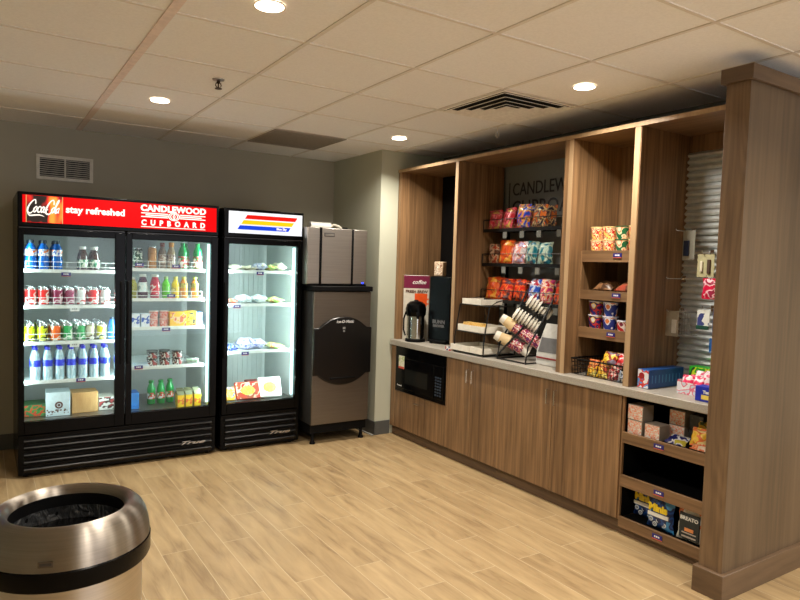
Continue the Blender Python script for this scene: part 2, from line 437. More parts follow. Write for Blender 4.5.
# ================================================================== COOLERS
LINER = pm('cooler_liner', (178, 184, 182), rough=.45, noise=.02)
LINERF = steel('cooler_floor', (150, 150, 150), rough=.35, brush=(60, 4, 4))
SHELFM = pm('cooler_shelf_white', (225, 232, 232), rough=.35)
GLASS = glass('door_glass', (.97, 1, .99), refl=.018)
LEDM = emitm('led_strip', (205, 250, 250), 2.2)
SILV = steel('silver_trim', (200, 200, 200), rough=.3)
RAIL = steel('dark_rail', (70, 70, 72), rough=.4)
def price_tag_mb(M):
    m_ = MB().box(-.03, .03, -.0015, .0015, -.012, .012, 0, M).box(-.03, .03, -.0025, .001, -.016, -.012, 1, M)
    for k, (a, b_) in enumerate(((-.017, -.009), (-.006, .003), (.006, .015))): m_.box(a, b_, -.0022, 0, -.004, .005, 2, M)
    return m_
YF = -.814
def cooler(name, label, xa, xb, ztop, doors, inner, shelves, tags, led):
    """xa..xb outer; inner (x0,x1) ; doors list of (x0,x1, glass x0, glass x1); shelves list of lists per bay"""
    t = thing(name, label, 'cooler', ((xa+xb)/2, -.42, 0))
    i0, i1 = inner; yb = -.10; zf = .378; zt = 1.672
    s = MB().box(xa, i0-.005, -.768, -.04, .02, ztop).box(i1+.005, xb, -.768, -.04, .02, ztop)
    s.box(i0-.005, i1+.005, yb+.005, -.04, .02, ztop).box(i0-.005, i1+.005, -.768, yb+.005, zt+.005, ztop).box(i0-.005, i1+.005, -.768, yb+.005, .02, zf-.005)
    world_part(s, 'cabinet_body', BLK, t)
    l = MB().box(i0-.005, i0, -.765, yb, zf, zt).box(i1, i1+.005, -.765, yb, zf, zt).box(i0-.005, i1+.005, yb, yb+.005, zf, zt).box(i0-.005, i1+.005, -.765, yb, zt, zt+.005)
    x = i0+.03
    while x < i1-.01 and len(doors) == 1:
        l.box(x, x+.004, yb-.004, yb, zf, zt); x += .045
    world_part(l, 'liner', LINER, t)
    world_part(MB().box(i0, i1, -.765, yb, zf-.005, zf), 'interior_floor', LINERF, t)
    # header frame and sign
    h = MB().box(xa, xb, YF, -.768, 1.705, ztop)
    world_part(h, 'header', BLK, t, bevel=.006)
    # base grille
    gm = MB().box(xa, xb, -.80, -.768, .02, .295)
    world_part(gm, 'base_panel', BLK, t, bevel=.004)
    gl = MB()
    for z in (.055, .105, .155, .205, .25):
        vs = [(xa+.035, -.80, z-.018), (xb-.035, -.80, z-.018), (xb-.035, -.80, z+.018), (xa+.035, -.80, z+.018), (xa+.035, -.822, z+.006), (xb-.035, -.822, z+.006), (xb-.035, -.818, z+.012), (xa+.035, -.818, z+.012)]
        gl.add(vs, [(0, 1, 5, 4), (4, 5, 6, 7), (7, 6, 2, 3), (0, 4, 7, 3), (1, 2, 6, 5), (0, 3, 2, 1)])
    world_part(gl, 'louvre_grille', pm('grille_black', (14, 14, 15), rough=.3), t)
    lg = MB(); fit_text(lg, 'True', xb-.27, xb-.085, .118, .026, plane_y(0, -.8245, 0), bold=.02, ext=.001, shear=.5)
    world_part(lg, 'maker_emblem', SILV, t)
    for fx in (xa+.05, xb-.05):
        world_part(MB().lathe([(.02, 0), (.02, .02)], 12, c=(fx, -.74, 0)), 'foot', BLKM, t)
    for (d0, d1, a, b_) in doors:
        z0, z1, gz0, gz1 = .302, 1.695, .388, 1.652
        dm = MB().box(d0+.003, a, YF, -.772, z0, z1).box(b_, d1-.003, YF, -.772, z0, z1).box(a, b_, YF, -.772, z0, gz0).box(a, b_, YF, -.772, gz1, z1)
        dr = world_part(dm, 'door', BLK, t, bevel=.003)
        sub_part(MB().box(a, b_, -.802, -.796, gz0, gz1), 'glass_pane', GLASS, dr, t)
        hx = d1-.03 if len(doors) == 2 and d0 < -2 else d0+.018
        sub_part(MB().box(hx-.008, hx+.008, YF-.014, YF, .75, 1.35), 'door_handle', BLKM, dr, t, bevel=.004)
        sub_part(MB().box(d0+.01, d1-.01, YF-.002, YF+.001, z1+.002, z1+.009), 'hinge_rail', RAIL, dr, t)
    # shelves
    for bay, (s0, s1, zs) in enumerate(shelves):
        for k, (z, rail) in enumerate(zs):
            sm = MB().box(s0, s1, -.745, yb-.02, z-.012, z).box(s0, s1, -.752, -.745, z-.020, z+.004)
            sh = world_part(sm, 'shelf', SHELFM, t)
            if rail:
                rm = MB()
                for zz in (z+.055, z+.022): rm.tube([(s0+.01, -.748, zz), (s1-.02, -.748, zz)], .0022)
                n = 8
                for q in range(n): 
                    xx = s0+.01+(s1-s0-.03)*q/(n-1); rm.tube([(xx, -.748, z), (xx, -.748, z+.055)], .002, 5)
                sub_part(rm, 'guard_rail', SHELFM, sh, t)
            for (tb, tk, tx, dz, white) in tags:
                if tb == bay and tk == k:
                    mm_ = price_tag_mb(Matrix.Translation((tx, -.757, z-.008+dz)))
                    sub_part(mm_, 'price_tag', [SHELFM, TAGM[2], pm('tag_grey', (150, 160, 165))] if white else TAGM, sh, t)
    for lx, pw in led:
        world_part(MB().box(lx-.010, lx+.010, -.764, -.748, zf+.03, zt-.03), 'led_strip', LEDM, t)
        L = bpy.data.lights.new('cooler_lamp', 'AREA'); L.shape = 'RECTANGLE'; L.size = 1.15; L.size_y = .03; L.energy = FRIDGE_W*pw; L.color = COOL
        lo = bpy.data.objects.new('cooler_lamp', L); C.objects.link(lo)
        cxm = (i0+i1)/2 if len(doors) == 1 else ((i0-1.975)/2 if lx < -1.96 else (-1.975+i1)/2)
        sgn = 1 if cxm > lx else -1
        lo.location = (lx+.014*sgn, -.760, 1.04)
        d = Vector((sgn*1.0, .55, 0)).normalized()
        # area light faces local -Z; long side along world Z
        zax = -d; xax = Vector((0, 0, 1)); yax = zax.cross(xax)
        mm2 = Matrix.Identity(4)
        for r in range(3): mm2[r][0] = xax[r]; mm2[r][1] = yax[r]; mm2[r][2] = zax[r]; mm2[r][3] = lo.location[r]
        lo.matrix_world = mm2
    return t

F1 = cooler('drink_cooler', 'wide black two-door glass drink cooler with a red lit header sign', -2.64, -1.29, 1.936,
            [(-2.64, -1.965, -2.603, -2.035), (-1.965, -1.29, -1.92, -1.345)], (-2.628, -1.335),
            [(-2.60, -1.985, [(1.42, 1), (1.173, 1), (.922, 1), (.653, 0)]), (-1.965, -1.375, [(1.443, 1), (1.22, 1), (1.007, 0), (.71, 0)])],
            [(0, 0, -2.345, -.02, 0), (0, 1, -2.29, -.016, 1), (0, 2, -2.29, -.016, 1), (0, 3, -2.25, 0, 0),
             (1, 0, -1.86, .035, 0), (1, 0, -1.595, .03, 0), (1, 1, -1.63, .03, 0), (1, 2, -1.665, -.01, 0), (1, 3, -1.86, .01, 0)],
            [(-2.616, .6), (-1.995, 1.0), (-1.348, 1.3)])
F2 = cooler('freezer', 'narrow black single-door glass freezer with a white lit header of coloured stripes', -1.25, -.575, 1.93,
            [(-1.25, -.575, -1.205, -.622)], (-1.215, -.61),
            [(-1.21, -.645, [(1.443, 0), (1.175, 0), (.793, 0)])],
            [(0, 0, -.925, -.01, 0), (0, 1, -1.115, -.01, 0), (0, 2, -1.04, -.01, 0)],
            [(-1.20, .8), (-.63, 2.0)])
# sign on drink cooler ---------------------------------------------------
RED = emitm('sign_red', (226, 0, 6), 1.0)
SWHT = emitm('sign_lettering', (255, 246, 236), 1.1)
sx0, sx1, sz0, sz1 = -2.612, -1.312, 1.735, 1.916
sign = world_part(MB().box(sx0, sx1, YF-.006, YF, sz0, sz1), 'sign_panel', RED, F1)
# picture panel (dark with glowing glass of cola)
pp = MB().box(-2.588, -2.376, YF-.008, YF-.005, sz0+.002, sz1-.002)
mt, nt, b = newmat('sign_picture'); tc = N(nt, 'ShaderNodeTexCoord'); mp = N(nt, 'ShaderNodeMapping'); mp.inputs['Scale'].default_value = (9, 1, 4)
mp.inputs['Location'].default_value = (.35, 0, .3)
nz = N(nt, 'ShaderNodeTexNoise'); nz.inputs['Scale'].default_value = 1.6; nz.inputs['Detail'].default_value = 1
rp = N(nt, 'ShaderNodeValToRGB'); cr = rp.color_ramp; cr.elements[0].position = .42; cr.elements[0].color = lin((18, 4, 3)); cr.elements[1].position = .66; cr.elements[1].color = lin((255, 130, 40))
e = cr.elements.new(.52); e.color = lin((190, 22, 10))
nt.links.new(tc.outputs['Object'], mp.inputs[0]); nt.links.new(mp.outputs[0], nz.inputs[0]); nt.links.new(nz.outputs[0], rp.inputs[0])
nt.links.new(rp.outputs[0], b.inputs['Base Color']); nt.links.new(rp.outputs[0], b.inputs['Emission Color']); b.inputs['Emission Strength'].default_value = 1.0
sub_part(pp, 'picture_panel', mt, sign, F1)
sub_part(MB().box(-2.592, -2.588, YF-.009, YF-.005, sz0, sz1).box(-2.376, -2.372, YF-.009, YF-.005, sz0, sz1), 'panel_edge', emitm('sign_gold', (220, 190, 120), .8), sign, F1)
# flowing script lettering
sc = MB(); M = plane_y(-2.583, YF-.010, 1.806) @ Matrix.Diagonal((.0615, .084, 1, 1))
def sl(pts, dx=0): return [(p[0]+dx+.28*p[1], p[1])+tuple(p[2:]) for p in pts]
W0 = .115
def o_(dx, s=.30): return sl([(s*.5, .42, .7), (0, .22, 1.2), (s*.25, -.02, .9), (s*.85, .12, 1.1), (s*.8, .4, .8), (s*.4, .43, .6)], dx)
ribbon(sc, sl([(.62, .62, 1.1), (.5, .95, .8), (.22, .80, .9), (-.02, .35, 1.3), (.02, -.02, 1.3), (.32, -.12, .9), (.55, .12, .5)]), W0, M)
ribbon(sc, o_(.56), W0, M)
ribbon(sc, sl([(.30, .36, 1.1), (.12, .43, .8), (-.02, .2, 1.2), (.12, -.03, 1), (.38, .12, .5)], .93), W0, M)
ribbon(sc, o_(1.25, .28), W0, M); ribbon(sc, sl([(.30, .42, 1), (.26, .12, 1.2), (.36, -.02, .9), (.52, .12, .4)], 1.25), W0, M)
ribbon(sc, sl([(0, .18, .6), (.2, .22, .6)], 1.72), W0, M)
ribbon(sc, sl([(.62, .62, 1.1), (.5, .98, .8), (.2, .85, .9), (-.02, .35, 1.3), (.02, -.05, 1.3), (.34, -.14, .9), (.56, .12, .5)], 1.76), W0*1.1, M)
ribbon(sc, o_(2.28, .28), W0, M)
ribbon(sc, sl([(.02, .45, .7), (.22, .9, .7), (.16, 1.02, .8), (.04, .7, 1.1), (.02, .15, 1.2), (.14, -.03, .9), (.28, .12, .4)], 2.58), W0, M)
ribbon(sc, sl([(.22, .42, .8), (-.02, .22, 1.1), (.08, 0, .9), (.24, .14, .9)], 2.74), W0*.8, M); ribbon(sc, sl([(.26, .38, .8), (.22, .08, .9), (.3, -.02, .6)], 2.72), W0*.8, M)
ribbon(sc, [(-.02, -.12, .4), (.2, -.30, 1.0), (.7, -.26, 1.1), (1.2, -.24, .9), (1.6, -.34, .3)], W0*.9, M)
sub_part(sc, 'script_lettering', SWHT, sign, F1)
tm = MB(); fit_text(tm, 'stay refreshed', -2.354, -1.976, 1.836, .048, plane_y(0, YF-.008, 0), bold=.034)
sub_part(tm, 'slogan_lettering', SWHT, sign, F1)
tm = MB(); fit_text(tm, 'CANDLEWOOD', -1.868, -1.394, 1.883, .047, plane_y(0, YF-.008, 0), bold=.048, space=1.05)
fit_text(tm, 'CUPBOARD', -1.862, -1.400, 1.778, .041, plane_y(0, YF-.008, 0), bold=.045, space=2.2)
def bar(x0, x1, z, h): tm.box(x0, x1, YF-.0095, YF-.005, z-h/2, z+h/2)
bar(-1.864, -1.398, 1.7475, .005)
for z, h, q in ((1.846, .007, 0), (1.833, .008, .03), (1.820, .007, 0)):
    bar(-1.864+q, -1.674, z, h); bar(-1.588, -1.398-q, z, h)
sub_part(tm, 'store_lettering', SWHT, sign, F1)
em = MB(); Mx = plane_y(-1.631, YF-.008, 1.831)
def ringm(mb, r0, r1, M, mi=0, sx=1.0, n=28, ext=.0015):
    vs = []
    for k in range(n):
        a = 2*pi*k/n; c, s_ = math.cos(a), math.sin(a)
        vs += [(r0*c*sx, r0*s_, ext), (r1*c*sx, r1*s_, ext), (r1*c*sx, r1*s_, -ext), (r0*c*sx, r0*s_, -ext)]
    fs = []
    for k in range(n):
        k2 = (k+1) % n
        for q in range(4): fs.append((4*k+q, 4*k+(q+1) % 4, 4*k2+(q+1) % 4, 4*k2+q))
    mb.add(vs, fs, mi, M)
ringm(em, .026, .031, Mx, sx=1.35); ringm(em, .018, .023, Mx, sx=1.25); ringm(em, .006, .012, Mx, sx=.8)
em.box(-.003, .003, -.026, -.008, -.0015, .0015, 0, Mx).box(-.003, .003, .010, .026, -.0015, .0015, 0, Mx)
sub_part(em, 'emblem', SWHT, sign, F1)
# sign on freezer
mt, nt, b = newmat('sign_white'); tc = N(nt, 'ShaderNodeTexCoord'); nz = N(nt, 'ShaderNodeTexNoise'); nz.inputs['Scale'].default_value = 3
rp = N(nt, 'ShaderNodeValToRGB'); rp.color_ramp.elements[0].color = lin((196, 214, 240)); rp.color_ramp.elements[1].color = lin((240, 246, 255)); rp.color_ramp.elements[1].position = .6
nt.links.new(tc.outputs['Object'], nz.inputs[0]); nt.links.new(nz.outputs[0], rp.inputs[0]); nt.links.new(rp.outputs[0], b.inputs['Emission Color']); b.inputs['Emission Strength'].default_value = .85
b.inputs['Base Color'].default_value = (.4, .4, .4, 1)
s2 = world_part(MB().box(-1.213, -.592, YF-.006, YF, 1.738, 1.908), 'sign_panel', mt, F2)
for i, (c, z, off) in enumerate((((226, 22, 8), 1.868, .05), ((250, 200, 8), 1.826, .02), ((20, 66, 215), 1.784, -.01))):
    x0s = -1.135+off; x1s = -.705+off
    poly = [(x0s, z-.016), (x1s, z-.016), (x1s+.02, z+.016), (x0s+.02, z+.016)]
    mb = MB().prism(poly, .003, 0, Matrix.Translation((0, YF-.006, 0)) @ Matrix.Rotation(pi/2, 4, 'X'))
    st = sub_part(mb, 'stripe', emitm('stripe_%d' % i, c, 1.0), s2, F2); st['label'] = ['red stripe', 'yellow stripe', 'blue stripe'][i]
mb = MB(); text_mb(mb, 'Blue Sky', .026, plane_y(-.775, YF-.0105, 1.785), bold=.0006)
sub_part(mb, 'small_lettering', SWHT, s2, F2)

# ================================================================== PRODUCTS
ALU = steel('aluminium', (200, 204, 206), rough=.25, brush=(20, 20, 20))
def can_proto(name, mat, cat, label, h=.122, r=.033):
    m_ = MB().lathe([(r*.78, 0), (r, .008), (r, h-.014), (r*.83, h-.003), (r*.83, h), (r*.76, h), (r*.74, h-.005)], 16, mis=[1, 0, 1, 1, 1, 1])
    return single(m_, name, [mat, ALU], label, cat, (0, 0, 0))
def place(proto, used, loc, label, rz=0, rot=None, group=None):
    if not used[0]:
        used[0] = True; proto.location = loc; proto['label'] = label
        proto.rotation_euler = rot if rot else (0, 0, rz); o = proto
    else: o = dup(proto, loc, label, rz, rot)
    if group: o['group'] = group
    return o
def row(proto, locs, fmt, group, used=None, jit=.15):
    used = used or [False]
    for k, l in enumerate(locs):
        place(proto, used, l, fmt(k), random.uniform(-jit, jit), group=group)
    return used
# printed can materials
CM = {
 'red': printed('can_red', [(214, 20, 22), (214, 20, 22), (240, 235, 230), (214, 20, 22)], 15),
 'plum': printed('can_plum', [(130, 24, 70), (150, 40, 90), (225, 205, 215), (130, 24, 70)], 16),
 'silver': printed('can_silver', [(205, 212, 214), (225, 230, 232), (190, 60, 50), (215, 222, 224)], 16),
 'yellow': printed('can_yellow', [(190, 205, 10), (205, 218, 20), (30, 50, 20), (196, 212, 14)], 18),
 'orange': printed('can_orange', [(236, 100, 18), (236, 100, 18), (245, 235, 220), (240, 120, 30)], 16),
 'green': printed('can_green', [(0, 150, 70), (0, 150, 70), (215, 235, 215), (0, 160, 84)], 16),
 'cream': printed('can_cream', [(205, 205, 180), (160, 160, 110), (80, 60, 60), (225, 225, 210)], 16),
 'lemon': printed('can_lemon', [(225, 225, 30), (240, 240, 230), (20, 70, 60), (215, 220, 60)], 16)}
D1X = lambda px: -2.6+.00632*(px-24)
rows_y = [-.705, -.630, -.555, -.480, -.405]
depthname = ['front row', 'second row', 'third row', 'fourth row', 'back row']
def canrow(z, spec, shelfname, gname):
    for px, kind, word in spec:
        pr = can_proto('soda_can', CM[kind], 'can', '')
        us = [False]
        for r, y in enumerate(rows_y):
            place(pr, us, (D1X(px)+random.uniform(-.004, .004), y, z+.0005), '%s soda can %s, %s' % (word, shelfname, depthname[r]), random.uniform(-.6, .6), group=gname)
canrow(1.173, [(31, 'red', 'leftmost red'), (43.5, 'red', 'second red'), (56, 'plum', 'left plum coloured'), (68.5, 'plum', 'right plum coloured'), (80.5, 'silver', 'left silver'), (93, 'red', 'lone red, right side,'), (105, 'silver', 'rightmost silver')], 'on second shelf of left cooler door', 'soda cans on the second shelf')
canrow(.922, [(30, 'yellow', 'leftmost yellow'), (42.5, 'yellow', 'second yellow'), (54.5, 'orange', 'orange'), (67, 'green', 'left green'), (79.5, 'green', 'right green'), (90, 'cream', 'cream coloured'), (102, 'lemon', 'white and yellow')], 'on third shelf of left cooler door', 'soda cans on the third shelf')
# bottle builder
def bottle(name, prof, bodymat, capmat, capprof, label, cat, band=None, bandmat=None, loc=(0, 0, 0), n=16, group=None):
    t = thing(name, label, cat, loc, 0, group)
    MB().lathe(prof, n).build('bottle_body', bodymat, t)
    MB().lathe(capprof, n).build('cap', capmat, t)
    if band:
        MB().lathe(band, n, cap0=False, cap1=False).build('wrap_label', bandmat, t, fix=False)
    return t
def fam(proto, locs, fmt, group):
    us = [False]
    for k, l in enumerate(locs): place(proto, us, l, fmt(k), random.uniform(-.5, .5), group=group)
LIQB = pm('blue_drink', (6, 96, 190), rough=.12, coat=.6, noise=.15, nscale=14)
p = bottle('sports_drink_bottle', [(.030, 0), (.036, .01), (.036, .075), (.031, .09), (.035, .105), (.035, .135), (.026, .16), (.016, .175), (.016, .18)], LIQB,
           pm('navy_cap', (26, 44, 58), rough=.4), [(.019, .178), (.019, .2), (.015, .203)], '', 'bottle',
           [(.0362, .094), (.0362, .138)], printed('sports_label', [(240, 244, 248), (225, 235, 240), (30, 80, 190), (235, 240, 245), (240, 120, 40)], 45))
fam(p, [(D1X(x), y, 1.4205) for y in (-.70, -.61, -.52) for x in (31, 43, 56)], lambda k: 'blue sports drink bottle on the top left shelf, %s, %s from the left' % (depthname[k//3], ORD[k % 3]), 'blue sports drink bottles')
p = bottle('coffee_drink_bottle', [(.028, 0), (.033, .006), (.033, .085), (.026, .115), (.018, .135), (.016, .15)], pm('brown_drink', (58, 34, 24), rough=.12, coat=.7),
           pm('cap_white', (228, 232, 228), rough=.35), [(.0195, .147), (.0195, .166), (.018, .168)], '', 'bottle', [(.0333, .02), (.0333, .075)], printed('coffee_label', [(30, 130, 90), (215, 232, 215), (215, 232, 215), (30, 120, 84)], 26))
fam(p, [(D1X(x), y, 1.4205) for y in (-.70, -.62) for x in (82.5, 94.5)], lambda k: 'dark coffee drink bottle with white cap, %s, %s one' % (depthname[k//2], ['left', 'right'][k % 2]), 'coffee drink bottles')
CLR = printed('clear_water', [(150, 182, 196), (172, 200, 212), (196, 216, 224), (160, 192, 206)], 30, rough=.1, coat=.8, stretch=(1, 1, .3))
p = bottle('water_bottle', [(.029, 0), (.033, .008), (.032, .05), (.033, .10), (.032, .15), (.024, .185), (.013, .205), (.013, .212)], CLR,
           pm('blue_cap', (20, 30, 190), rough=.35), [(.0165, .208), (.0165, .228), (.015, .229)], '', 'bottle', [(.0338, .095), (.0338, .140)], printed('water_label', [(24, 44, 205), (30, 60, 215), (24, 44, 205), (90, 120, 225)], 24))
fam(p, [(D1X(x), y, .6535) for y in (-.70, -.62) for x in (35, 47, 59, 70.5, 82.5, 94, 105.5)], lambda k: 'clear water bottle with blue cap, %s, %s from the left' % (depthname[k//7], ORD[k % 7]), 'water bottles on the fourth shelf')
p = bottle('sports_drink_bottle', [(.028, 0), (.032, .01), (.032, .09), (.024, .125), (.014, .145)], LIQB, pm('navy_cap', (26, 44, 58)), [(.017, .143), (.017, .16)], 'blue drink bottle at the right end of the can shelf', 'bottle', loc=(-2.035, -.69, .9225))
# boxes
def carton(name, w_, d_, h_, side, face, label, cat, loc, rz=0, group=None, lid=None, bevel=.002):
    t = thing(name, label, cat, loc, rz, group)
    m_ = MB().box(-w_/2, w_/2, 0, d_, 0, h_)
    m_.build('carton_body', side, t, bevel=bevel)
    MB().box(-w_/2+.003, w_/2-.003, -.0012, .0004, .003, h_-.003).build('printed_face', face, t)
    if lid is not None: MB().box(-w_/2+.002, w_/2-.002, .002, d_-.002, h_-.0004, h_+.001).build('top_panel', lid, t)
    return t
KRAFT = pm('kraft_card', (196, 152, 98), rough=.7)
carton('snack_box', .14, .18, .085, pm('green_card', (36, 96, 52), rough=.5), printed('green_print', [(40, 110, 60), (190, 60, 30), (60, 130, 60), (30, 90, 50)], 22), 'green and red box at the left end of the cooler floor', 'box', (-2.525, -.62, .3785))
c_ = carton('dotted_carton', .155, .17, .17, pm('card_white', (205, 220, 228), rough=.5), pm('card_white', (205, 220, 228)), 'white carton with a brown badge and spots on the cooler floor', 'box', (-2.385, -.66, .3785), -.05)
mb = MB()
for k in range(22): 
    x, z, r = random.uniform(-.07, .07), random.uniform(.008, .045), random.uniform(.003, .007)
    mb.lathe([(r, 0), (r, .001)], 8, M=Matrix.Translation((x, -.0012, z)) @ Matrix.Rotation(pi/2, 4, 'X'))
mb.lathe([(.026, 0), (.026, .001)], 20, M=Matrix.Translation((.005, -.0012, .078)) @ Matrix.Rotation(pi/2, 4, 'X'))
ringm(mb, .010, .014, Matrix.Translation((.005, -.003, .078)) @ Matrix.Rotation(pi/2, 4, 'X'), 1, ext=.0006)
mb.build('badge_print', [pm('brown_ink', (96, 66, 60)), pm('card_white', (205, 220, 228))], c_)
carton('wooden_crate_box', .175, .16, .15, KRAFT, wood('crate_wood', (176, 128, 76), (214, 172, 116), grain=(20, 20, 4)), 'tan box with diagonal grain on the cooler floor', 'box', (-2.205, -.63, .3785))
carton('snack_box', .11, .16, .10, pm('card_offwhite', (215, 215, 208)), printed('redwhite_print', [(225, 225, 220), (225, 225, 220), (70, 40, 40), (190, 70, 70)], 18, stretch=(1, 1, 2)), 'small white and red box at right end of the left cooler floor', 'box', (-2.055, -.60, .3785))
# right door --------------------------------------------------------------
D2X = lambda px: -1.895+.00737*(px-134)
def drink(name, px, z, h, r, body, cap, capr, band, bandm, label, y=-.70, hc=.02, shoulder=.7):
    zb = h-hc
    x = D2X(px)
    pr = [(r*.85, 0), (r, .008), (r, zb*shoulder), (r*.9, zb*(shoulder+.08)), (capr*.85, zb-.005), (capr*.8, zb+.004)]
    return bottle(name, pr, body, cap, [(capr, zb), (capr, h-.002), (capr*.9, h)], label, 'bottle', [(r+.0004, band[0]*zb), (r+.0004, band[1]*zb)] if band else None, bandm, loc=(x, y, z+.0005))
G_D = pm('dark_green', (14, 66, 40), rough=.25, coat=.4); GRN = pm('bright_green', (0, 150, 70), rough=.3, coat=.3)
drink('energy_drink_can', 138.5, 1.443, .15, .034, G_D, ALU, .028, (.3, .9), printed('dkgreen_print', [(16, 76, 46), (16, 76, 46), (200, 215, 200), (14, 60, 40)], 28), 'dark green can at the left end of the top right shelf', hc=.008, shoulder=.88)
drink('energy_drink_can', 152.5, 1.443, .165, .033, pm('gold_can', (196, 142, 84), rough=.3, metal=.3), ALU, .028, None, None, 'tall gold coffee can on the top right shelf', hc=.008, shoulder=.88)
LBL1 = printed('tan_label', [(190, 180, 165), (150, 120, 100), (205, 200, 190), (110, 70, 60)], 34)
drink('tea_bottle', 162.5, 1.443, .195, .031, pm('smoky_drink', (120, 104, 92), rough=.15, coat=.6), pm('rust_cap', (120, 58, 36)), .018, (.25, .65), LBL1, 'brown capped tea bottle on the top right shelf', hc=.03)
drink('tea_bottle', 171.5, 1.443, .2, .032, pm('pale_drink', (180, 160, 130), rough=.15, coat=.6), pm('amber_cap', (206, 140, 44)), .02, (.2, .65), LBL1, 'amber capped tea bottle on the top right shelf', hc=.035)
p = drink('soda_bottle', 183, 1.443, .2, .033, GRN, pm('green_cap', (0, 130, 60)), .017, (.05, .55), printed('redgreen_label', [(235, 230, 225), (225, 60, 50), (0, 150, 70), (235, 230, 225)], 26), 'green soda bottle on the top right shelf, left of two')
dup(p, (D2X(198.5), -.70, 1.4435), 'green soda bottle at right end of the top right shelf')
dup(p, (D2X(189), -.61, 1.4435), 'green soda bottle behind the gap on the top right shelf')
drink('juice_bottle', 134, 1.22, .16, .032, pm('olive_drink', (150, 150, 60), rough=.2, coat=.5), pm('cap_white', (228, 232, 228)), .018, None, None, 'olive juice bottle at left edge of the second right shelf')
drink('juice_bottle', 143.5, 1.22, .18, .036, pm('grape_drink', (70, 34, 60), rough=.15, coat=.6), pm('cap_white', (228, 232, 228)), .026, (.3, .75), printed('paleblue_label', [(205, 225, 228), (225, 235, 235), (150, 170, 180)], 24), 'grape juice bottle with pale label on the second right shelf')
drink('juice_bottle', 155.5, 1.22, .18, .036, pm('berry_drink', (172, 34, 62), rough=.15, coat=.6), pm('cap_white', (228, 232, 228)), .026, (.2, .65), printed('berry_label', [(205, 30, 50), (205, 30, 50), (235, 225, 225), (150, 30, 60)], 24), 'berry juice bottle with red label on the second right shelf')
drink('juice_bottle', 166.5, 1.22, .165, .030, pm('lime_drink', (90, 200, 30), rough=.2, coat=.6), pm('clear_cap', (160, 190, 120)), .016, None, None, 'bright lime drink bottle on the second right shelf')
drink('juice_bottle', 176, 1.22, .165, .030, pm('yellow_drink', (220, 190, 40), rough=.2, coat=.6), pm('cap_yellow', (200, 190, 90)), .016, (.25, .6), printed('yellow_label', [(230, 190, 40), (190, 170, 60), (240, 220, 150)], 30), 'yellow drink bottle on the second right shelf')
p = drink('juice_bottle', 184.5, 1.22, .165, .031, pm('peach_drink', (214, 140, 50), rough=.2, coat=.6), pm('olive_cap', (180, 190, 80)), .017, (.55, .8), printed('olive_label', [(170, 160, 60), (190, 180, 90), (120, 110, 50)], 30), 'orange tea bottle with olive label, left of two, second right shelf')
dup(p, (D2X(196), -.70, 1.2205), 'orange tea bottle with olive label at right end of second right shelf')
# third shelf
BLW = printed('milk_print', [(225, 235, 245), (225, 235, 245), (30, 90, 190), (210, 225, 240)], 16)
MW = pm('card_bluewhite', (205, 222, 236), rough=.5)
p = carton('milk_carton', .062, .07, .10, MW, BLW, 'blue and white carton at the left edge of the third right shelf', 'box', (D2X(136), -.735, 1.0075))
dup(p, (D2X(145.5), -.735, 1.0075), 'blue and white carton second from left on third right shelf', 0)
cupm = printed('pink_cup_print', [(228, 110, 90), (240, 220, 215), (214, 90, 70), (235, 200, 190)], 34)
def tub(name, r0, r1, h, side, lidm, label, loc, group=None, cat='cup'):
    t = thing(name, label, cat, loc, 0, group)
    MB().lathe([(r0, 0), (r1, h-.004)], 18).build('tub_body', side, t)
    MB().lathe([(r1+.002, h-.005), (r1+.002, h), (r1-.003, h+.0005)], 18).build('lid', lidm, t)
    return t
tb = tub('yogurt_cup', .028, .033, .058, cupm, pm('lid_pale', (225, 205, 200), rough=.3), '', (0, 0, 0))
fam(tb, [(D2X(x), -.70, z) for z in (1.0075, 1.0665) for x in (154.5, 164.5)], lambda k: 'pink yogurt cup, %s row, %s stack on third right shelf' % (['bottom', 'top'][k//2], ['left', 'right'][k % 2]), 'pink yogurt cups')
YEL = pm('card_yellow', (240, 190, 20), rough=.4)
carton('lunch_box', .125, .10, .108, YEL, printed('lunch_print', [(240, 190, 20), (240, 190, 20), (235, 200, 150), (220, 110, 70), (245, 205, 30)], 16), 'wide yellow lunch kit box on the third right shelf', 'box', (D2X(178), -.74, 1.0075))
carton('lunch_box', .075, .10, .112, YEL, printed('lunch_print2', [(240, 190, 20), (225, 90, 40), (245, 220, 90), (60, 60, 60), (240, 190, 20)], 24), 'narrow yellow and red lunch kit box on the third right shelf', 'box', (D2X(192), -.735, 1.0075))
carton('lunch_box', .05, .12, .10, pm('card_blue', (40, 120, 190), rough=.4), printed('lunch_print3', [(40, 120, 190), (210, 120, 70), (40, 120, 190), (190, 110, 60)], 14), 'blue and orange pack at right end of the third right shelf', 'box', (D2X(202.5), -.68, 1.0075))
# fourth shelf: puddings
pud = printed('dark_cup_print', [(26, 24, 26), (235, 230, 228), (30, 26, 28), (150, 60, 60)], 38)
tb = tub('dessert_cup', .034, .040, .052, pud, pm('lid_dark', (30, 30, 34), rough=.25), '', (0, 0, 0))
fam(tb, [(D2X(x), -.70, z) for z in (.7105, .7635) for x in (153.5, 166, 178.5)] + [(D2X(x), -.615, z) for z in (.7105, .7635) for x in (156, 168)],
    lambda k: 'black and white dessert cup, %s of the shelf stack, %s' % (['bottom layer', 'top layer'][(k//3) % 2] if k < 6 else ['rear bottom', 'rear top'][(k-6)//2], ['left', 'middle', 'right'][k % 3] if k < 6 else ['left', 'right'][k % 2]), 'black and white dessert cups')
t = thing('salad_container', 'clear plastic food container at right end of the fourth right shelf', 'container', (D2X(194), -.68, .7105))
MB().box(-.05, .05, -.045, .045, 0, .045).build('tray', glass('clear_food', (.85, .92, .9), refl=.2, rough=.2), t, bevel=.01)
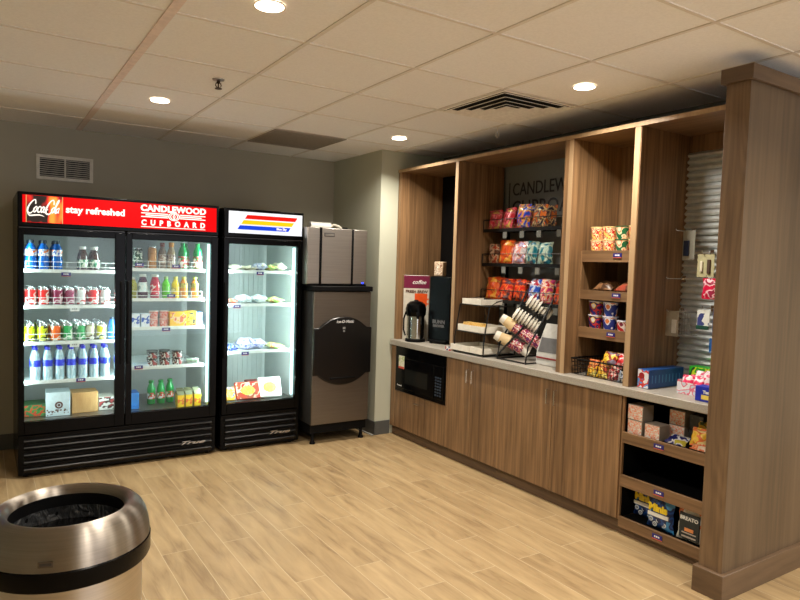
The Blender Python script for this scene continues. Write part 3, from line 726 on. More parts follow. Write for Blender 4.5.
MB().box(-.045, .045, -.04, .04, .004, .03).build('contents', printed('salad', [(200, 215, 200), (150, 190, 150), (225, 235, 225)], 60, coat=0), t, bevel=.008)
carton('flat_box', .09, .12, .012, pm('card_white', (205, 220, 228)), pm('card_white', (205, 220, 228)), 'flat pale pack at left end of the fourth right shelf', 'box', (D2X(144), -.72, .7105))
# floor of right door
carton('bright_box', .075, .13, .125, pm('card_skyblue', (30, 130, 235), rough=.4), printed('sky_print', [(30, 130, 235), (40, 150, 250), (90, 180, 250)], 8), 'bright blue box on the cooler floor behind right door', 'box', (D2X(137), -.66, .3785))
p = drink('soda_bottle', 158, .378, .185, .031, GRN, pm('green_cap', (0, 130, 60)), .02, (.25, .55), printed('redgreen_label', [(235, 230, 225), (225, 60, 50)]), 'green soda bottle on the cooler floor, left of three', y=-.52)
dup(p, (D2X(168), -.52, .3785), 'green soda bottle on the cooler floor, middle of three')
dup(p, (D2X(178), -.50, .3785), 'green soda bottle on the cooler floor, right of three')
JY = pm('juice_card', (210, 175, 50), rough=.4)
def gable(label, loc):
    t = thing('juice_carton', label, 'carton', loc)
    MB().box(-.026, .026, 0, .055, 0, .095).build('carton_body', JY, t, bevel=.002)
    MB().add([(-.026, 0, .095), (.026, 0, .095), (.026, .055, .095), (-.026, .055, .095), (-.026, .0275, .125), (.026, .0275, .125)], [(0, 1, 5, 4), (2, 3, 4, 5), (0, 4, 3), (1, 2, 5), (0, 3, 2, 1)]).box(-.026, .026, .0255, .0295, .122, .135).build('gable_top', pm('olive_top', (86, 90, 60)), t)
    MB().box(-.024, .024, -.001, .0004, .004, .092).build('printed_face', printed('juice_print', [(245, 200, 20), (250, 215, 40), (230, 110, 50), (250, 190, 30)], 18), t)
    return t
p = gable('yellow juice carton with dark top, left of the front three', (D2X(181.5), -.745, .3785))
for i, (x, y, l) in enumerate([(190, -.745, 'yellow juice carton with dark top, middle of front three'), (199, -.745, 'yellow juice carton with dark top, right of front three'),
                (183, -.68, 'yellow juice carton in second row, left one'), (191, -.68, 'yellow juice carton in second row, middle one'), (199.5, -.68, 'yellow juice carton in second row, right one')]):
    dup(p, (D2X(x), y, .3785), l)
# freezer packs -----------------------------------------------------------
def pillow(w_, d_, h_, seed=0, n=9, wr=.25):
    """lying or standing film pack; width x, height y (crimped ends), thickness z"""
    rnd = random.Random(seed); m_ = MB(); vs = []; ph = [rnd.uniform(0, 6) for _ in range(6)]
    for s_ in (1, -1):
        for j in range(n+1):
            for i in range(n+1):
                u = -1+2*i/n; v = -1+2*j/n
                t_ = max(0, (1-abs(u)**3.0))*max(0, (1-abs(v)**4))
                t_ = t_**.7*(1+wr*math.sin(5*u+ph[0]+2*v)*math.cos(4*v+ph[1]))
                e_ = .04*math.sin(9*v+ph[2])
                vs.append(((u*(1-.10*(1-v*v)))*w_/2*(1+e_*abs(u)), v*d_/2*(1-.03*math.cos(3*u+ph[3])), s_*t_*h_/2+.006*math.sin(4*u+ph[4])*v))
    K = (n+1)**2; fs = []
    for s_ in range(2):
        for j in range(n):
            for i in range(n):
                a = s_*K+j*(n+1)+i; q = (a, a+1, a+n+2, a+n+1); fs.append(q if s_ == 0 else q[::-1])
    for i in range(n):
        for a, b_ in (((i), (i+1)), ((n*(n+1)+i+1), (n*(n+1)+i)), ((i+1)*(n+1), i*(n+1)), (i*(n+1)+n, (i+1)*(n+1)+n)):
            fs.append((a, b_, K+b_, K+a))
    m_.add(vs, fs); return m_
def pack(name, w_, d_, h_, mat, label, loc, rot=(0, 0, 0), seed=1, cat='food pack', group=None, crimp=True):
    """film pouch: body plus crimped seal strips"""
    t = thing(name, label, cat, loc, 0, group); t.rotation_euler = rot
    pillow(w_, d_, h_, seed).build('pouch', mat, t)
    if crimp:
        MB().box(-w_*.47, w_*.47, d_/2-.004, d_/2+.004, -.0012, .0012).build('seal', mat, t)
        MB().box(-w_*.47, w_*.47, -d_/2-.004, -d_/2+.004, -.0012, .0012).build('seal', mat, t)
    return t
F2X = lambda px: -1.155+.0086*(px-232)
P1 = printed('pale_pack', [(215, 212, 190), (190, 185, 150), (230, 230, 215), (130, 140, 150)], 26, coat=.1)
P2 = printed('paleblue_pack', [(205, 215, 230), (120, 130, 180), (225, 225, 230), (190, 190, 150)], 26, coat=.1)
P3 = printed('green_pack', [(150, 190, 90), (210, 215, 160), (200, 120, 70), (120, 180, 80)], 26, coat=.1)
P4 = printed('red_pack', [(210, 100, 70), (230, 200, 180), (190, 60, 50)], 26, coat=.1)
P5 = printed('lilac_pack', [(215, 215, 245), (170, 175, 225), (235, 235, 250), (120, 130, 200)], 40, coat=.1)
P6 = printed('white_pack', [(225, 235, 235), (205, 220, 220), (160, 190, 210)], 26, coat=.1)
def lay(px, z, w_, h_, mat, lab, seed, y=-.66, d_=.14, lift=.5):
    return pack('frozen_food_pack', w_, d_, h_, mat, lab, (F2X(px), y, z+h_*.62), (random.uniform(-.05, .05), random.uniform(-.06, .06), random.uniform(-.1, .1)), seed)
lay(239, 1.443, .13, .04, P1, 'pale frozen sandwich pack at left end of freezer top shelf', 1)
lay(251, 1.443, .10, .036, P1, 'pale frozen sandwich pack beside the first on freezer top shelf', 2)
lay(262, 1.443, .11, .055, P2, 'blue and white frozen pack in middle of freezer top shelf', 3)
lay(273, 1.443, .09, .045, P3, 'green and white frozen pack on the freezer top shelf', 4)
lay(282, 1.443, .09, .06, P1, 'pale round frozen pack at right end of freezer top shelf', 5)
lay(234.5, 1.175, .07, .035, P4, 'small red frozen pack at left end of second freezer shelf', 6)
lay(246, 1.175, .13, .06, P6, 'white frozen bag left of centre on the second freezer shelf', 7)
lay(261, 1.175, .13, .06, P6, 'second white frozen bag on the second freezer shelf', 8)
lay(277, 1.175, .15, .045, P3, 'green frozen bag at the right end of second freezer shelf', 9)
lay(235, .793, .08, .045, printed('blue_pack', [(60, 80, 190), (150, 170, 230), (50, 60, 160)], 26), 'small blue pack at left end of third freezer shelf', 10)
lay(250, .793, .15, .085, P5, 'lilac frozen bag heaped on the third freezer shelf', 11)
lay(263, .793, .12, .07, P5, 'second lilac frozen bag on the third freezer shelf', 12, y=-.62)
lay(278, .793, .15, .04, P3, 'green and orange frozen bag at right end of third freezer shelf', 13)
lay(278, .793-.003, .001, .001, P3, '', 13) if False else None
def meal(px, w_, side, face, pic, lab, y=-.735, rz=0, tilt=-.5, h_=.15, z=.398):
    t = thing('frozen_meal_box', lab, 'box', (F2X(px), y, z)); t.rotation_euler = (tilt, 0, rz)
    MB().box(-w_/2, w_/2, 0, .03, 0, h_).build('carton_body', side, t, bevel=.002)
    MB().box(-w_/2+.003, w_/2-.003, -.001, .0004, .003, h_-.003).build('printed_face', face, t)
    n = 14; poly = [(math.cos(a*2*pi/n)*w_*.30, h_*.48+math.sin(a*2*pi/n)*h_*.27) for a in range(n)]
    MB().prism(poly, .001, 0, Matrix.Translation((0, -.001, 0)) @ Matrix.Rotation(pi/2, 4, 'X')).build('food_picture', pic, t)
    return t
PIC = printed('meal_food', [(250, 200, 60), (235, 150, 40), (250, 225, 120), (240, 180, 40)], 90, coat=.1)
meal(233, .09, pm('card_yellow', (240, 190, 20)), printed('meal_yel', [(240, 150, 50), (250, 190, 60), (70, 120, 190), (240, 130, 40)], 20), PIC, 'orange frozen meal box at left end of the freezer floor', h_=.11)
meal(251, .20, pm('card_red', (176, 40, 26), rough=.4), printed('meal_red', [(190, 60, 40), (150, 70, 40), (225, 190, 170), (176, 40, 26)], 18), PIC, 'wide red frozen meal box in the middle of the freezer floor', h_=.145)
meal(273.5, .19, pm('card_cream', (232, 236, 232), rough=.4), pm('card_cream', (232, 236, 232)), PIC, 'white frozen meal box with food picture on the right of freezer floor', rz=-.12, h_=.17, y=-.725)
carton('frozen_meal_box', .16, .12, .12, pm('card_maroon', (120, 36, 34), rough=.4), printed('maroon_print', [(130, 40, 38), (90, 30, 30), (160, 90, 80)], 14), 'dark red frozen meal box at the back of the freezer floor', 'box', (F2X(268), -.55, .3785))

# ================================================================== ICE MACHINE
SS = steel('brushed_stainless', (128, 120, 110), rough=.45, brush=(4, 4, 160))
SSL = steel('stainless_light', (182, 177, 170), rough=.42, brush=(4, 4, 160))
BIN = thing('ice_bin', 'stainless ice storage bin with black curved door, standing on four legs', 'ice bin', (-.255, -.6, 0))
YI = -.947
world_part(MB().box(-.53, .02, YI+.012, -.2, .168, 1.29), 'bin_body', pm('grey_side', (66, 64, 62), rough=.4, metal=.5), BIN, bevel=.006)
world_part(MB().box(-.528, .018, YI, YI+.012, .17, 1.285), 'front_panel', SS, BIN, bevel=.004)
world_part(MB().box(-.545, .03, YI-.012, -.2, 1.29, 1.332), 'top_rim', BLKM, BIN, bevel=.006)
# bulged black door: band with circular arcs above and below
cx, zc = -.255, .786; poly = []
n = 24; a0 = math.asin(.2/.278)
def arc(z0, z1, up):
    out = []
    hw = .232
    for k in range(n+1):
        u = -1+2*k/n; x = u*hw; hh = (z1-z0)*(1-abs(u)**2.2)
        out.append((cx+x, (z0+hh) if up else (z0+hh)))
    return out
top = arc(.985, 1.075, True); bot = [(x, .586-(z-.985)*1.0) for x, z in top][::-1]
poly = [(-.533, .586), (-.533, .985)]+top+[(.023, .985), (.023, .586)]+bot
M = Matrix.Translation((0, YI, 0)) @ Matrix.Rotation(pi/2, 4, 'X')
door = world_part(MB().prism(poly, .022, 0, M), 'bin_door', pm('black_door', (5, 5, 6), rough=.3), BIN, bevel=.010)
mb = MB(); text_mb(mb, 'Ice-O-Matic', .034, plane_y(cx+.01, YI-.0245, 1.035), bold=.0006, shear=.25); sub_part(mb, 'brand_lettering', pm('lettering_silver', (205, 205, 205), rough=.4), door, BIN)
sub_part(MB().box(cx-.01, cx+.015, YI-.0245, YI-.022, .972, .990).box(cx-.006, cx+.012, YI-.0245, YI-.022, .948, .962), 'warning_sticker', pm('sticker_grey', (130, 130, 128)), door, BIN)
sub_part(MB().box(cx-.12, cx+.12, YI-.032, YI-.022, .55, .565), 'door_grip', BLKM, door, BIN, bevel=.003)
world_part(MB().box(-.525, .015, YI+.03, -.22, .09, .168), 'under_bin_shade', BLKM, BIN)  # recessed black block added in place of the shade under the bin
for x in (-.49, -.02):
    for y in (YI+.05, -.26):
        world_part(MB().lathe([(.024, 0), (.024, .012), (.014, .03), (.014, .168)], 14, c=(x, y, 0)), 'leg', BLKM, BIN)
world_part(MB().tube([(-.38, -.5, .12), (-.1, -.55, .10), (.04, -.88, .035), (.09, -.93, .012)], .008, 8), 'drain_hose', pm('hose_grey', (120, 120, 116)), BIN)
HD = thing('ice_maker', 'stainless ice maker head with black vertical trims, on top of the ice bin', 'ice maker', (-.28, -.55, 1.333))
yh = -.90
world_part(MB().box(-.575, -.006, yh+.01, -.2, 1.345, 1.818), 'housing', SSL, HD, bevel=.006)
world_part(MB().box(-.572, -.462, yh, yh+.012, 1.35, 1.815), 'front_panel', SSL, HD, bevel=.003)
world_part(MB().box(-.445, -.162, yh-.004, yh+.012, 1.35, 1.815), 'front_panel', SSL, HD, bevel=.003)
world_part(MB().box(-.142, -.01, yh, yh+.012, 1.35, 1.815), 'front_panel', SSL, HD, bevel=.003)
world_part(MB().box(-.466, -.445, yh-.006, yh+.012, 1.348, 1.818), 'trim_strip', BLKM, HD, bevel=.003)
world_part(MB().box(-.162, -.142, yh-.006, yh+.012, 1.348, 1.818), 'trim_strip', BLKM, HD, bevel=.003)
world_part(MB().box(-.575, -.006, yh+.004, -.2, 1.3335, 1.347), 'base_rail', BLKM, HD)
world_part(MB().box(-.425, -.33, yh-.0065, yh-.004, 1.745, 1.775), 'name_badge', pm('badge_frame', (40, 40, 42)), HD)
world_part(MB().box(-.42, -.335, yh-.0075, yh-.005, 1.75, 1.77), 'badge_plate', pm('badge_grey', (120, 116, 110), metal=.5), HD)
world_part(MB().lathe([(.008, 0), (.008, .004)], 12, M=Matrix.Translation((-.045, yh, 1.36)) @ Matrix.Rotation(pi/2, 4, 'X')), 'status_light', emitm('blue_led', (40, 60, 255), 4), HD)
t = thing('water_filter', 'white water filter cartridge lying on top of the ice maker', 'filter', (-.30, -.62, 1.819))
MB().lathe([(.022, 0), (.030, .004), (.030, .20), (.022, .205)], 16, M=Matrix.Translation((-.13, 0, .0305)) @ Matrix.Rotation(pi/2, 4, 'Y')).build('cartridge', WHT, t)
MB().tube([(.07, 0, .03), (.11, -.01, .045), (.15, -.03, .03), (.19, -.01, .018), (.12, .01, .012)], .010, 8).build('hose', pm('hose_white', (210, 205, 190)), t)
MB().lathe([(.010, 0), (.010, .05)], 10, M=Matrix.Translation((.19, -.01, .018)) @ Matrix.Rotation(pi/2, 4, 'Y')).build('connector', BLKM, t)

# ================================================================== BASE CABINETS
XD, XK = .283, .258
CT_L = -.892
def rootat(name, label, cat, y): return thing(name, label, cat, (.5, y, 0))
DW_ = WD
def handle_v(y, z, door, root):
    sub_part(MB().tube([(XD-.001, y, z-.048), (XD-.024, y, z-.048), (XD-.024, y, z+.048), (XD-.001, y, z+.048)], .0045, 8), 'door_handle', CHROME, door, root)
# microwave cabinet
mc = rootat('microwave_cabinet', 'wood base cabinet with microwave opening above one drawer, at the wall corner', 'cabinet', -1.31)
world_part(MB().box(.305, .775, -.918, -.900, .085, .815).box(.305, .775, -1.716, -1.698, .085, .815).box(.305, .775, -1.698, -.918, .085, .103).box(.305, .775, -1.698, -.918, .395, .413).box(.757, .775, -1.698, -.918, .103, .815), 'carcass', WD, mc)
world_part(MB().box(XD, .305, -.972, -.897, .085, .815), 'stile', WD, mc, bevel=.001)
world_part(MB().box(XD, .305, -1.716, -1.7, .415, .815), 'stile', WD, mc, bevel=.001)
dr = world_part(MB().box(XD, .304, -1.716, -.975, .087, .412), 'drawer', WD, mc, bevel=.0015)
sub_part(MB().tube([(XD-.001, -1.29, .352), (XD-.022, -1.29, .352), (XD-.022, -1.36, .352), (XD-.001, -1.36, .352)], .0045, 8), 'handle', CHROME, dr, mc)
world_part(MB().box(XD+.05-.02, XD+.05, -1.716, -.895, .0, .083), 'toe_kick', WDK, mc)
# microwave
BG_ = pm('black_gloss', (4, 4, 5), rough=.2); BG_.node_tree.nodes['Principled BSDF'].inputs['Specular IOR Level'].default_value = .2
mw = thing('microwave', 'black built-in microwave with a yellow sticker, under the counter corner', 'microwave', (.5, -1.335, .414))
world_part(MB().box(.31, .72, -1.675, -.985, .4135, .80), 'case', BLKM, mw)
world_part(MB().box(.278, .31, -1.698, -.974, .416, .812), 'trim_frame', pm('black_gloss', (4, 4, 5), rough=.2), mw, bevel=.003)
dr = world_part(MB().box(.268, .279, -1.55, -1.0, .45, .72), 'oven_door', pm('black_gloss', (9, 9, 10)), mw, bevel=.003)
sub_part(MB().box(.2665, .2685, -1.47, -1.14, .50, .63), 'window', pm('dark_window', (20, 22, 20), rough=.25), dr, mw)
sub_part(MB().box(.2665, .2685, -1.125, -1.04, .625, .735), 'sticker', printed('sticker_print', [(225, 225, 205), (225, 225, 205), (190, 205, 150)], 40), dr, mw)
sub_part(MB().box(.2660, .2665, -1.125, -1.04, .622, .64), 'sticker_strip', pm('sticker_red', (200, 80, 60)), dr, mw)
mb = MB(); text_mb(mb, 'Panasonic', .018, plane_x(.2675, -1.06, .472)); sub_part(mb, 'brand_lettering', pm('lettering_silver', (205, 205, 205)), dr, mw)
cp = world_part(MB().box(.268, .279, -1.68, -1.56, .45, .72), 'control_panel', pm('black_gloss', (9, 9, 10)), mw, bevel=.003)
kb = MB()
for r in range(7):
    for c in range(3): kb.box(.2665, .2685, -1.655+c*.03, -1.635+c*.03, .475+r*.024, .488+r*.024)
sub_part(kb, 'keypad', pm('key_blue', (46, 58, 74)), cp, mw)
# double door cabinets
def double(label, ya, yb, seam, handles, group):
    root = rootat('base_cabinet', label, 'cabinet', (ya+yb)/2); root['group'] = group
    world_part(MB().box(.305, .775, yb, yb+.018, .085, .815).box(.305, .775, ya-.018, ya, .085, .815).box(.305, .775, yb+.018, ya-.018, .085, .103).box(.757, .775, yb+.018, ya-.018, .103, .815).box(.305, .757, yb+.018, ya-.018, .797, .815), 'carcass', WD, root)
    for (a, b_), hy in zip(((seam, ya), (yb, seam)), handles):
        d = world_part(MB().box(XD, .303, a+.0015, b_-.0015, .087, .808), 'door', WD, root, bevel=.0015)
        handle_v(hy, .70, d, root)
    world_part(MB().box(XK+.055, XK+.075, yb, ya, 0, .083), 'toe_kick', WDK, root)
    return root
double('narrow wooden two-door base cabinet beside the microwave cabinet', -1.7165, -2.282, -2.0, (-1.97, -2.03), 'wooden two-door base cabinets')
double('wide wooden two-door base cabinet next to the open shelves', -2.2825, -3.337, -2.812, (-2.78, -2.845), 'wooden two-door base cabinets')
# open shelf unit
os_ = rootat('open_shelf_cabinet', 'open wooden base shelves with price tags, between cabinet doors and column', 'shelf unit', -3.65)
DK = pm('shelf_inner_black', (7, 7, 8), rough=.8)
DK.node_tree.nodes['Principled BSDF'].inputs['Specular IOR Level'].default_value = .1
world_part(MB().box(.29, .775, -3.350, -3.3375, .085, .815), 'side_panel', WD, os_)
world_part(MB().box(.29, .775, -3.948, -3.935, .085, .815), 'side_panel', WD, os_)
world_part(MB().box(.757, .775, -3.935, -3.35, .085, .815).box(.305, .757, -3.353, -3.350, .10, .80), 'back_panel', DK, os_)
for k, (z0, z1, zt_) in enumerate(((.045, .105, .098), (.285, .35, .335), (.54, .602, .594))):
    sh = world_part(MB().box(.285, .305, -3.935, -3.350, z0, z1), 'shelf_lip', WDH, os_, bevel=.001)
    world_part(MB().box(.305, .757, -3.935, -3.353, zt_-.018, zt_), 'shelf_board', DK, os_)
    mm_ = price_tag_mb(Matrix.Translation((.2825, (-3.605, -3.60, -3.585)[k], (z0+z1)/2+.004)) @ Matrix.Rotation(-pi/2, 4, 'Z'))
    sub_part(mm_, 'price_tag', TAGM, sh, os_)
world_part(MB().box(.31, .325, -3.94, -3.338, 0, .045), 'toe_kick', WDK, os_)
# countertop
CTM = printed('counter_laminate', [(150, 144, 134), (166, 160, 150), (158, 152, 142), (174, 168, 158)], 180, coat=0, rough=.35)
ct = tag(MB().box(-.255, .285, -1.535, 1.515, -.024, .024).build('countertop', CTM, loc=(.513, -2.415, .838), bevel=.004), 'speckled grey countertop running along the base cabinets', 'countertop')

# ================================================================== HUTCH
XU = .303; ZU0, ZU1 = 2.343, 2.366; ZK = .8625
EDGE = wood('edge_banding', (156, 128, 96), (186, 156, 120))
H = thing('display_hutch', 'tall open wooden display hutch of four bays standing on the countertop', 'shelving', (.55, -2.43, ZK))
XBk = .775
world_part(MB().box(XU, XBk, -.938, -.895, ZK, ZU0), 'side_panel', WD, H, bevel=.0015)
for (ya, yb) in ((-1.744, -1.704), (-2.878, -2.808), (-3.362, -3.318)):
    world_part(MB().box(XU, XBk, ya, yb, ZK, ZU0), 'divider', WD, H, bevel=.0015)
world_part(MB().box(XU, XBk, -3.945, -3.925, ZK, ZU0), 'side_panel', WD, H, bevel=.0015)
world_part(MB().box(XU-.004, XBk, -3.945, -.895, ZU0, ZU1), 'top_panel', WDH, H, bevel=.0015)
world_part(MB().box(XU-.006, XU-.0035, -3.945, -.895, ZU0-.001, ZU1+.001), 'top_edge', EDGE, H)
for y in (-1.724, -2.862, -3.34):
    wv = .018 if y != -2.862 else .016
    world_part(MB().box(XU-.003, XU-.0002, y-wv, y+wv, ZK, ZU0-.002), 'divider_edge', EDGE, H)
world_part(MB().box(XBk-.012, XBk, -1.704, -.938, ZK, ZU0), 'back_panel', BLKM, H)
world_part(MB().box(XBk-.012, XBk, -3.318, -2.878, ZK, ZU0), 'back_panel', WD, H)
world_part(MB().box(XBk-.012, XBk, -3.925, -3.362, 2.215, ZU0), 'header_panel', WD, H)
# corrugated metal slat panel
mb = MB(); prof = []
z = ZK+.002; pitch = .0385
vs = []; fs = []; k = 0
pr = []
while z < 2.212:
    pr += [(XBk-.004, z), (XBk-.026, z+.006), (XBk-.030, z+.016), (XBk-.012, z+.032)]
    z += pitch
for (x, zz) in pr: vs += [(x, -3.925, zz), (x, -3.362, zz)]
o2 = len(vs)
for (x, zz) in pr: vs += [(XBk, -3.925, zz), (XBk, -3.362, zz)]
for i in range(len(pr)-1):
    fs.append((2*i, 2*i+1, 2*i+3, 2*i+2)); fs.append((o2+2*i, o2+2*i+2, o2+2*i+3, o2+2*i+1))
mb.add(vs, fs)
world_part(mb, 'slatwall_panel', pm('slatwall_metal', (222, 228, 230), rough=.30, metal=.6), H, smooth=False)
# shelves in bay three
world_part(MB().box(.41, .76, -3.318, -3.285, ZK, 1.645), 'shelf_stile', WD, H, bevel=.001)
world_part(MB().box(.41, .76, -2.889, -2.878, ZK, 1.645), 'shelf_stile', WD, H, bevel=.001)
for k, (z0, z1) in enumerate(((1.578, 1.650), (1.342, 1.400), (1.098, 1.164))):
    sh = world_part(MB().box(.41, .428, -3.285, -2.889, z0, z1).box(.428, .76, -3.285, -2.889, z1-.03, z1-.010), 'shelf', WDH, H, bevel=.001)
    mm_ = price_tag_mb(Matrix.Translation((.4065, (-3.16, -3.165, -3.14)[k], (z0+z1)/2+.006)) @ Matrix.Rotation(-pi/2, 4, 'Z'))
    sub_part(mm_, 'price_tag', TAGM, sh, H)
# wall lettering (flat dark letters on the grey wall, bay two)
wl = MB()
fit_text(wl, 'CANDLEWOOD', 1.825, 2.66, 2.158, .098, plane_x(.7985, 0, 0), bold=.006, ext=.0012)
fit_text(wl, 'CUPBOARD', 1.825, 2.62, 2.012, .108, plane_x(.7985, 0, 0), bold=.006, ext=.0012, space=1.05)
wl.box(.797, .7995, -1.792, -1.782, 1.93, 2.215)
tag(wl.build('wall_lettering', pm('letter_dark', (28, 30, 36), rough=.5)), 'dark store name lettering on the grey wall inside the second hutch bay', 'sign')

# ================================================================== COLUMN
COL = thing('wood_column', 'tall wood-clad end column with cap and plinth at the right', 'column', (.7, -4.02, 0))
sh_ = MB().box(.078, 1.6, -4.078, -3.966, .01, 2.40); sh_.mi[5] = 1
world_part(sh_, 'shaft', [WDC, WDCF], COL, bevel=.0015)
world_part(MB().box(.055, 1.62, -4.098, -3.949, 2.394, 2.462), 'cap', WDCH, COL, bevel=.002)
world_part(MB().box(.055, 1.62, -4.098, -3.949, 0, .125), 'plinth', WDCH, COL, bevel=.003)

# ================================================================== TRASH CAN
TC = thing('trash_can', 'round stainless steel trash can with domed open lid and black band', 'trash can', (-2.611, -3.468, 0))
SB = steel('can_brushed', (160, 152, 142), rough=.42, aniso=1.0, brush=(3, 3, 300), radial=True, dim=.15)
MB().lathe([(.212, 0), (.220, .01), (.224, .565)], 72).build('body', steel('can_body', (205, 198, 188), rough=.35, aniso=.6, brush=(3, 3, 300), radial=True), TC)
MB().lathe([(.226, .560), (.246, .563), (.249, .57), (.249, .618), (.246, .622), (.20, .622)], 72).build('band', pm('black_enamel', (4, 4, 5)), TC)
MB().lathe([(.246, .621), (.2455, .64), (.242, .665), (.235, .69), (.224, .711), (.210, .725), (.195, .731), (.181, .729), (.171, .720), (.167, .705)], 96, cap0=False, cap1=False).build('dome_lid', SB, TC, fix=True)
MB().lathe([(.168, .706), (.170, .68), (.172, .60)], 48, cap0=False, cap1=False).build('inner_ring', BLKM, TC)
# liner bag
rnd = random.Random(5); vs = []; fs = []; n = 64; rings = [(.169, .665), (.166, .64), (.162, .60), (.150, .585), (.12, .582), (.08, .575), (.04, .57), (.0, .57)]
for i, (r, z) in enumerate(rings):
    for k in range(n):
        a = 2*pi*k/n; q = 1 if 0 < i < 7 else 0
        dz = q*.010*(math.sin(5*a+i)*math.cos(3*a-i*2)+.6*math.sin(13*a+i*3)); dr = q*.006*math.sin(11*a+i*1.7)
        vs.append(((r+dr)*math.cos(a), (r+dr)*math.sin(a), z+dz))
for i in range(len(rings)-1):
    for k in range(n):
        k2 = (k+1) % n; fs.append((i*n+k, i*n+k2, (i+1)*n+k2, (i+1)*n+k))
BAGM = pm('bag_black', (34, 36, 38), rough=.38)
nt = BAGM.node_tree; nz = N(nt, 'ShaderNodeTexNoise'); nz.inputs['Scale'].default_value = 16; nz.inputs['Detail'].default_value = 4; nz.inputs['Distortion'].default_value = 1.5
tc = N(nt, 'ShaderNodeTexCoord'); mp = N(nt, 'ShaderNodeMapping'); mp.inputs['Scale'].default_value = (2.2, .8, 1)
bp = N(nt, 'ShaderNodeBump'); bp.inputs['Strength'].default_value = 1; bp.inputs['Distance'].default_value = .02
nt.links.new(tc.outputs['Object'], mp.inputs[0]); nt.links.new(mp.outputs[0], nz.inputs[0]); nt.links.new(nz.outputs[0], bp.inputs['Height']); nt.links.new(bp.outputs[0], nt.nodes['Principled BSDF'].inputs['Normal'])
MB().add(vs, fs).build('liner_bag', BAGM, TC)
# nameplate, following the dome low at its front
a = math.radians(-109)
Mn = Matrix.Rotation(a+pi/2, 4, 'Z') @ Matrix.Translation((0, -.2462, .648)) @ Matrix.Rotation(-.12, 4, 'X')
MB().box(-.020, .020, -.0025, .002, -.008, .008, 0, Mn).build('nameplate', steel('plate_steel', (120, 108, 94), rough=.4), TC)
mb = MB(); mb.box(-.016, .016, -.0032, -.002, -.004, .004, 0, Mn); mb.build('nameplate_print', pm('plate_dark', (50, 42, 36)), TC)

# ================================================================== BAY ONE: COFFEE
ang = math.atan2(-.42, .14)  # direction of the front line
du = Vector((.316, -.949, 0)); dn = Vector((.949, .316, 0)); B0 = Vector((.345, -1.005, ZK))
def brew_mat(u, v, z=0): 
    M_ = Matrix.Identity(4); p_ = B0+du*u+dn*v
    for r in range(3): M_[r][0] = du[r]; M_[r][1] = dn[r]; M_[r][3] = p_[r]
    M_[2][3] += z; return M_
rzb = math.atan2(du.y, du.x)
def bthing(name, label, cat, u, v, z=.0005):
    p_ = B0+du*u+dn*v; return thing(name, label, cat, (p_.x, p_.y, ZK+z), rzb)
t = bthing('coffee_brewer', 'black coffee brewer box with grey lettering, beside the poster box', 'coffee machine', .355, .02)
MB().box(-.115, .10, 0, .20, .012, .575).build('housing', BLK, t, bevel=.006)
for a, b_ in ((-.10, .02), (.085, .02), (-.10, .18), (.085, .18)): MB().lathe([(.012, 0), (.012, .012)], 10, c=(a, b_, 0)).build('foot', BLKM, t)
mb = MB(); M_ = Matrix.Translation((0, -.001, 0)) @ Matrix.Rotation(pi/2, 4, 'X')
text_mb(mb, 'BUNN', .045, Matrix.Translation((-.01, -.0012, .185)) @ Matrix.Rotation(pi/2, 4, 'X'), bold=.001); text_mb(mb, 'BREWER', .030, Matrix.Translation((-.01, -.0012, .15)) @ Matrix.Rotation(pi/2, 4, 'X'), bold=.001)
mb.build('lettering', pm('letter_grey', (110, 110, 112)), t)
MB().box(-.10, .085, -.03, 0, .012, .03).build('drip_tray', BLKM, t, bevel=.004)
t = thing('coffee_poster_box', 'white box with maroon header and an orange mug picture, behind the airpot', 'display box', (.439, -1.034, ZK+.0005), -.625)
MB().box(-.115, .112, 0, .030, 0, .575).build('box_body', WHT, t, bevel=.002)
MB().box(-.115, .112, -.0015, .0004, .46, .573).build('header', pm('maroon', (110, 20, 58), rough=.4), t)
MB().box(-.113, .110, -.0012, .0004, .004, .459).build('poster_face', pm('poster_cream', (206, 200, 186), rough=.5), t)
mb = MB(); text_mb(mb, 'coffee', .05, Matrix.Translation((.02, -.003, .515)) @ Matrix.Rotation(pi/2, 4, 'X'), bold=.0005, shear=.3); mb.build('header_lettering', WHT, t)
mb = MB(); text_mb(mb, 'FRESH BREW', .034, Matrix.Translation((0, -.0025, .430)) @ Matrix.Rotation(pi/2, 4, 'X'), bold=.0015); mb.build('poster_lettering', pm('brown_text', (90, 60, 46)), t)
mp_ = Matrix.Translation((.045, -.0012, 0)) @ Matrix.Rotation(pi/2, 4, 'X')
mb = MB().prism([(-.062, .415), (-.058, .31), (-.03, .25), (.02, .25), (.048, .31), (.052, .415)], .0012, 0, mp_); ringm(mb, .018, .030, Matrix.Translation((.105-.045+.045, -.002, .345)) @ Matrix.Rotation(pi/2, 4, 'X') @ Matrix.Scale(.9, 4), ext=.0006)
mb.v = [(min(x, .110), y, z) for x, y, z in mb.v]
mb.build('mug_picture', pm('mug_orange', (226, 82, 22), rough=.4), t)
t = thing('airpot', 'chrome coffee airpot with black domed top, in front of the poster box', 'airpot', (.374, -1.125, ZK+.0005), -.45)
MB().lathe([(.088, 0), (.088, .022), (.078, .028)], 32).build('base', BLKM, t)
MB().lathe([(.076, .026), (.076, .225)], 32).build('steel_body', steel('airpot_chrome', (205, 205, 200), rough=.15, dim=.02), t)
MB().lathe([(.080, .222), (.088, .24), (.090, .285), (.080, .325), (.054, .348), (.02, .355)], 32).build('domed_top', BLK, t)
MB().box(-.018, .018, -.125, -.07, .235, .262).box(-.010, .010, -.122, -.105, .205, .236).build('spout', BLK, t, bevel=.005)
MB().lathe([(.02, .354), (.02, .360), (.012, .363)], 16).build('pump_button', BLKM, t)
MB().tube([(-.086, 0, .26), (-.105, 0, .20), (-.105, 0, .10), (-.088, 0, .05)], .007, 8).build('side_handle', BLK, t)
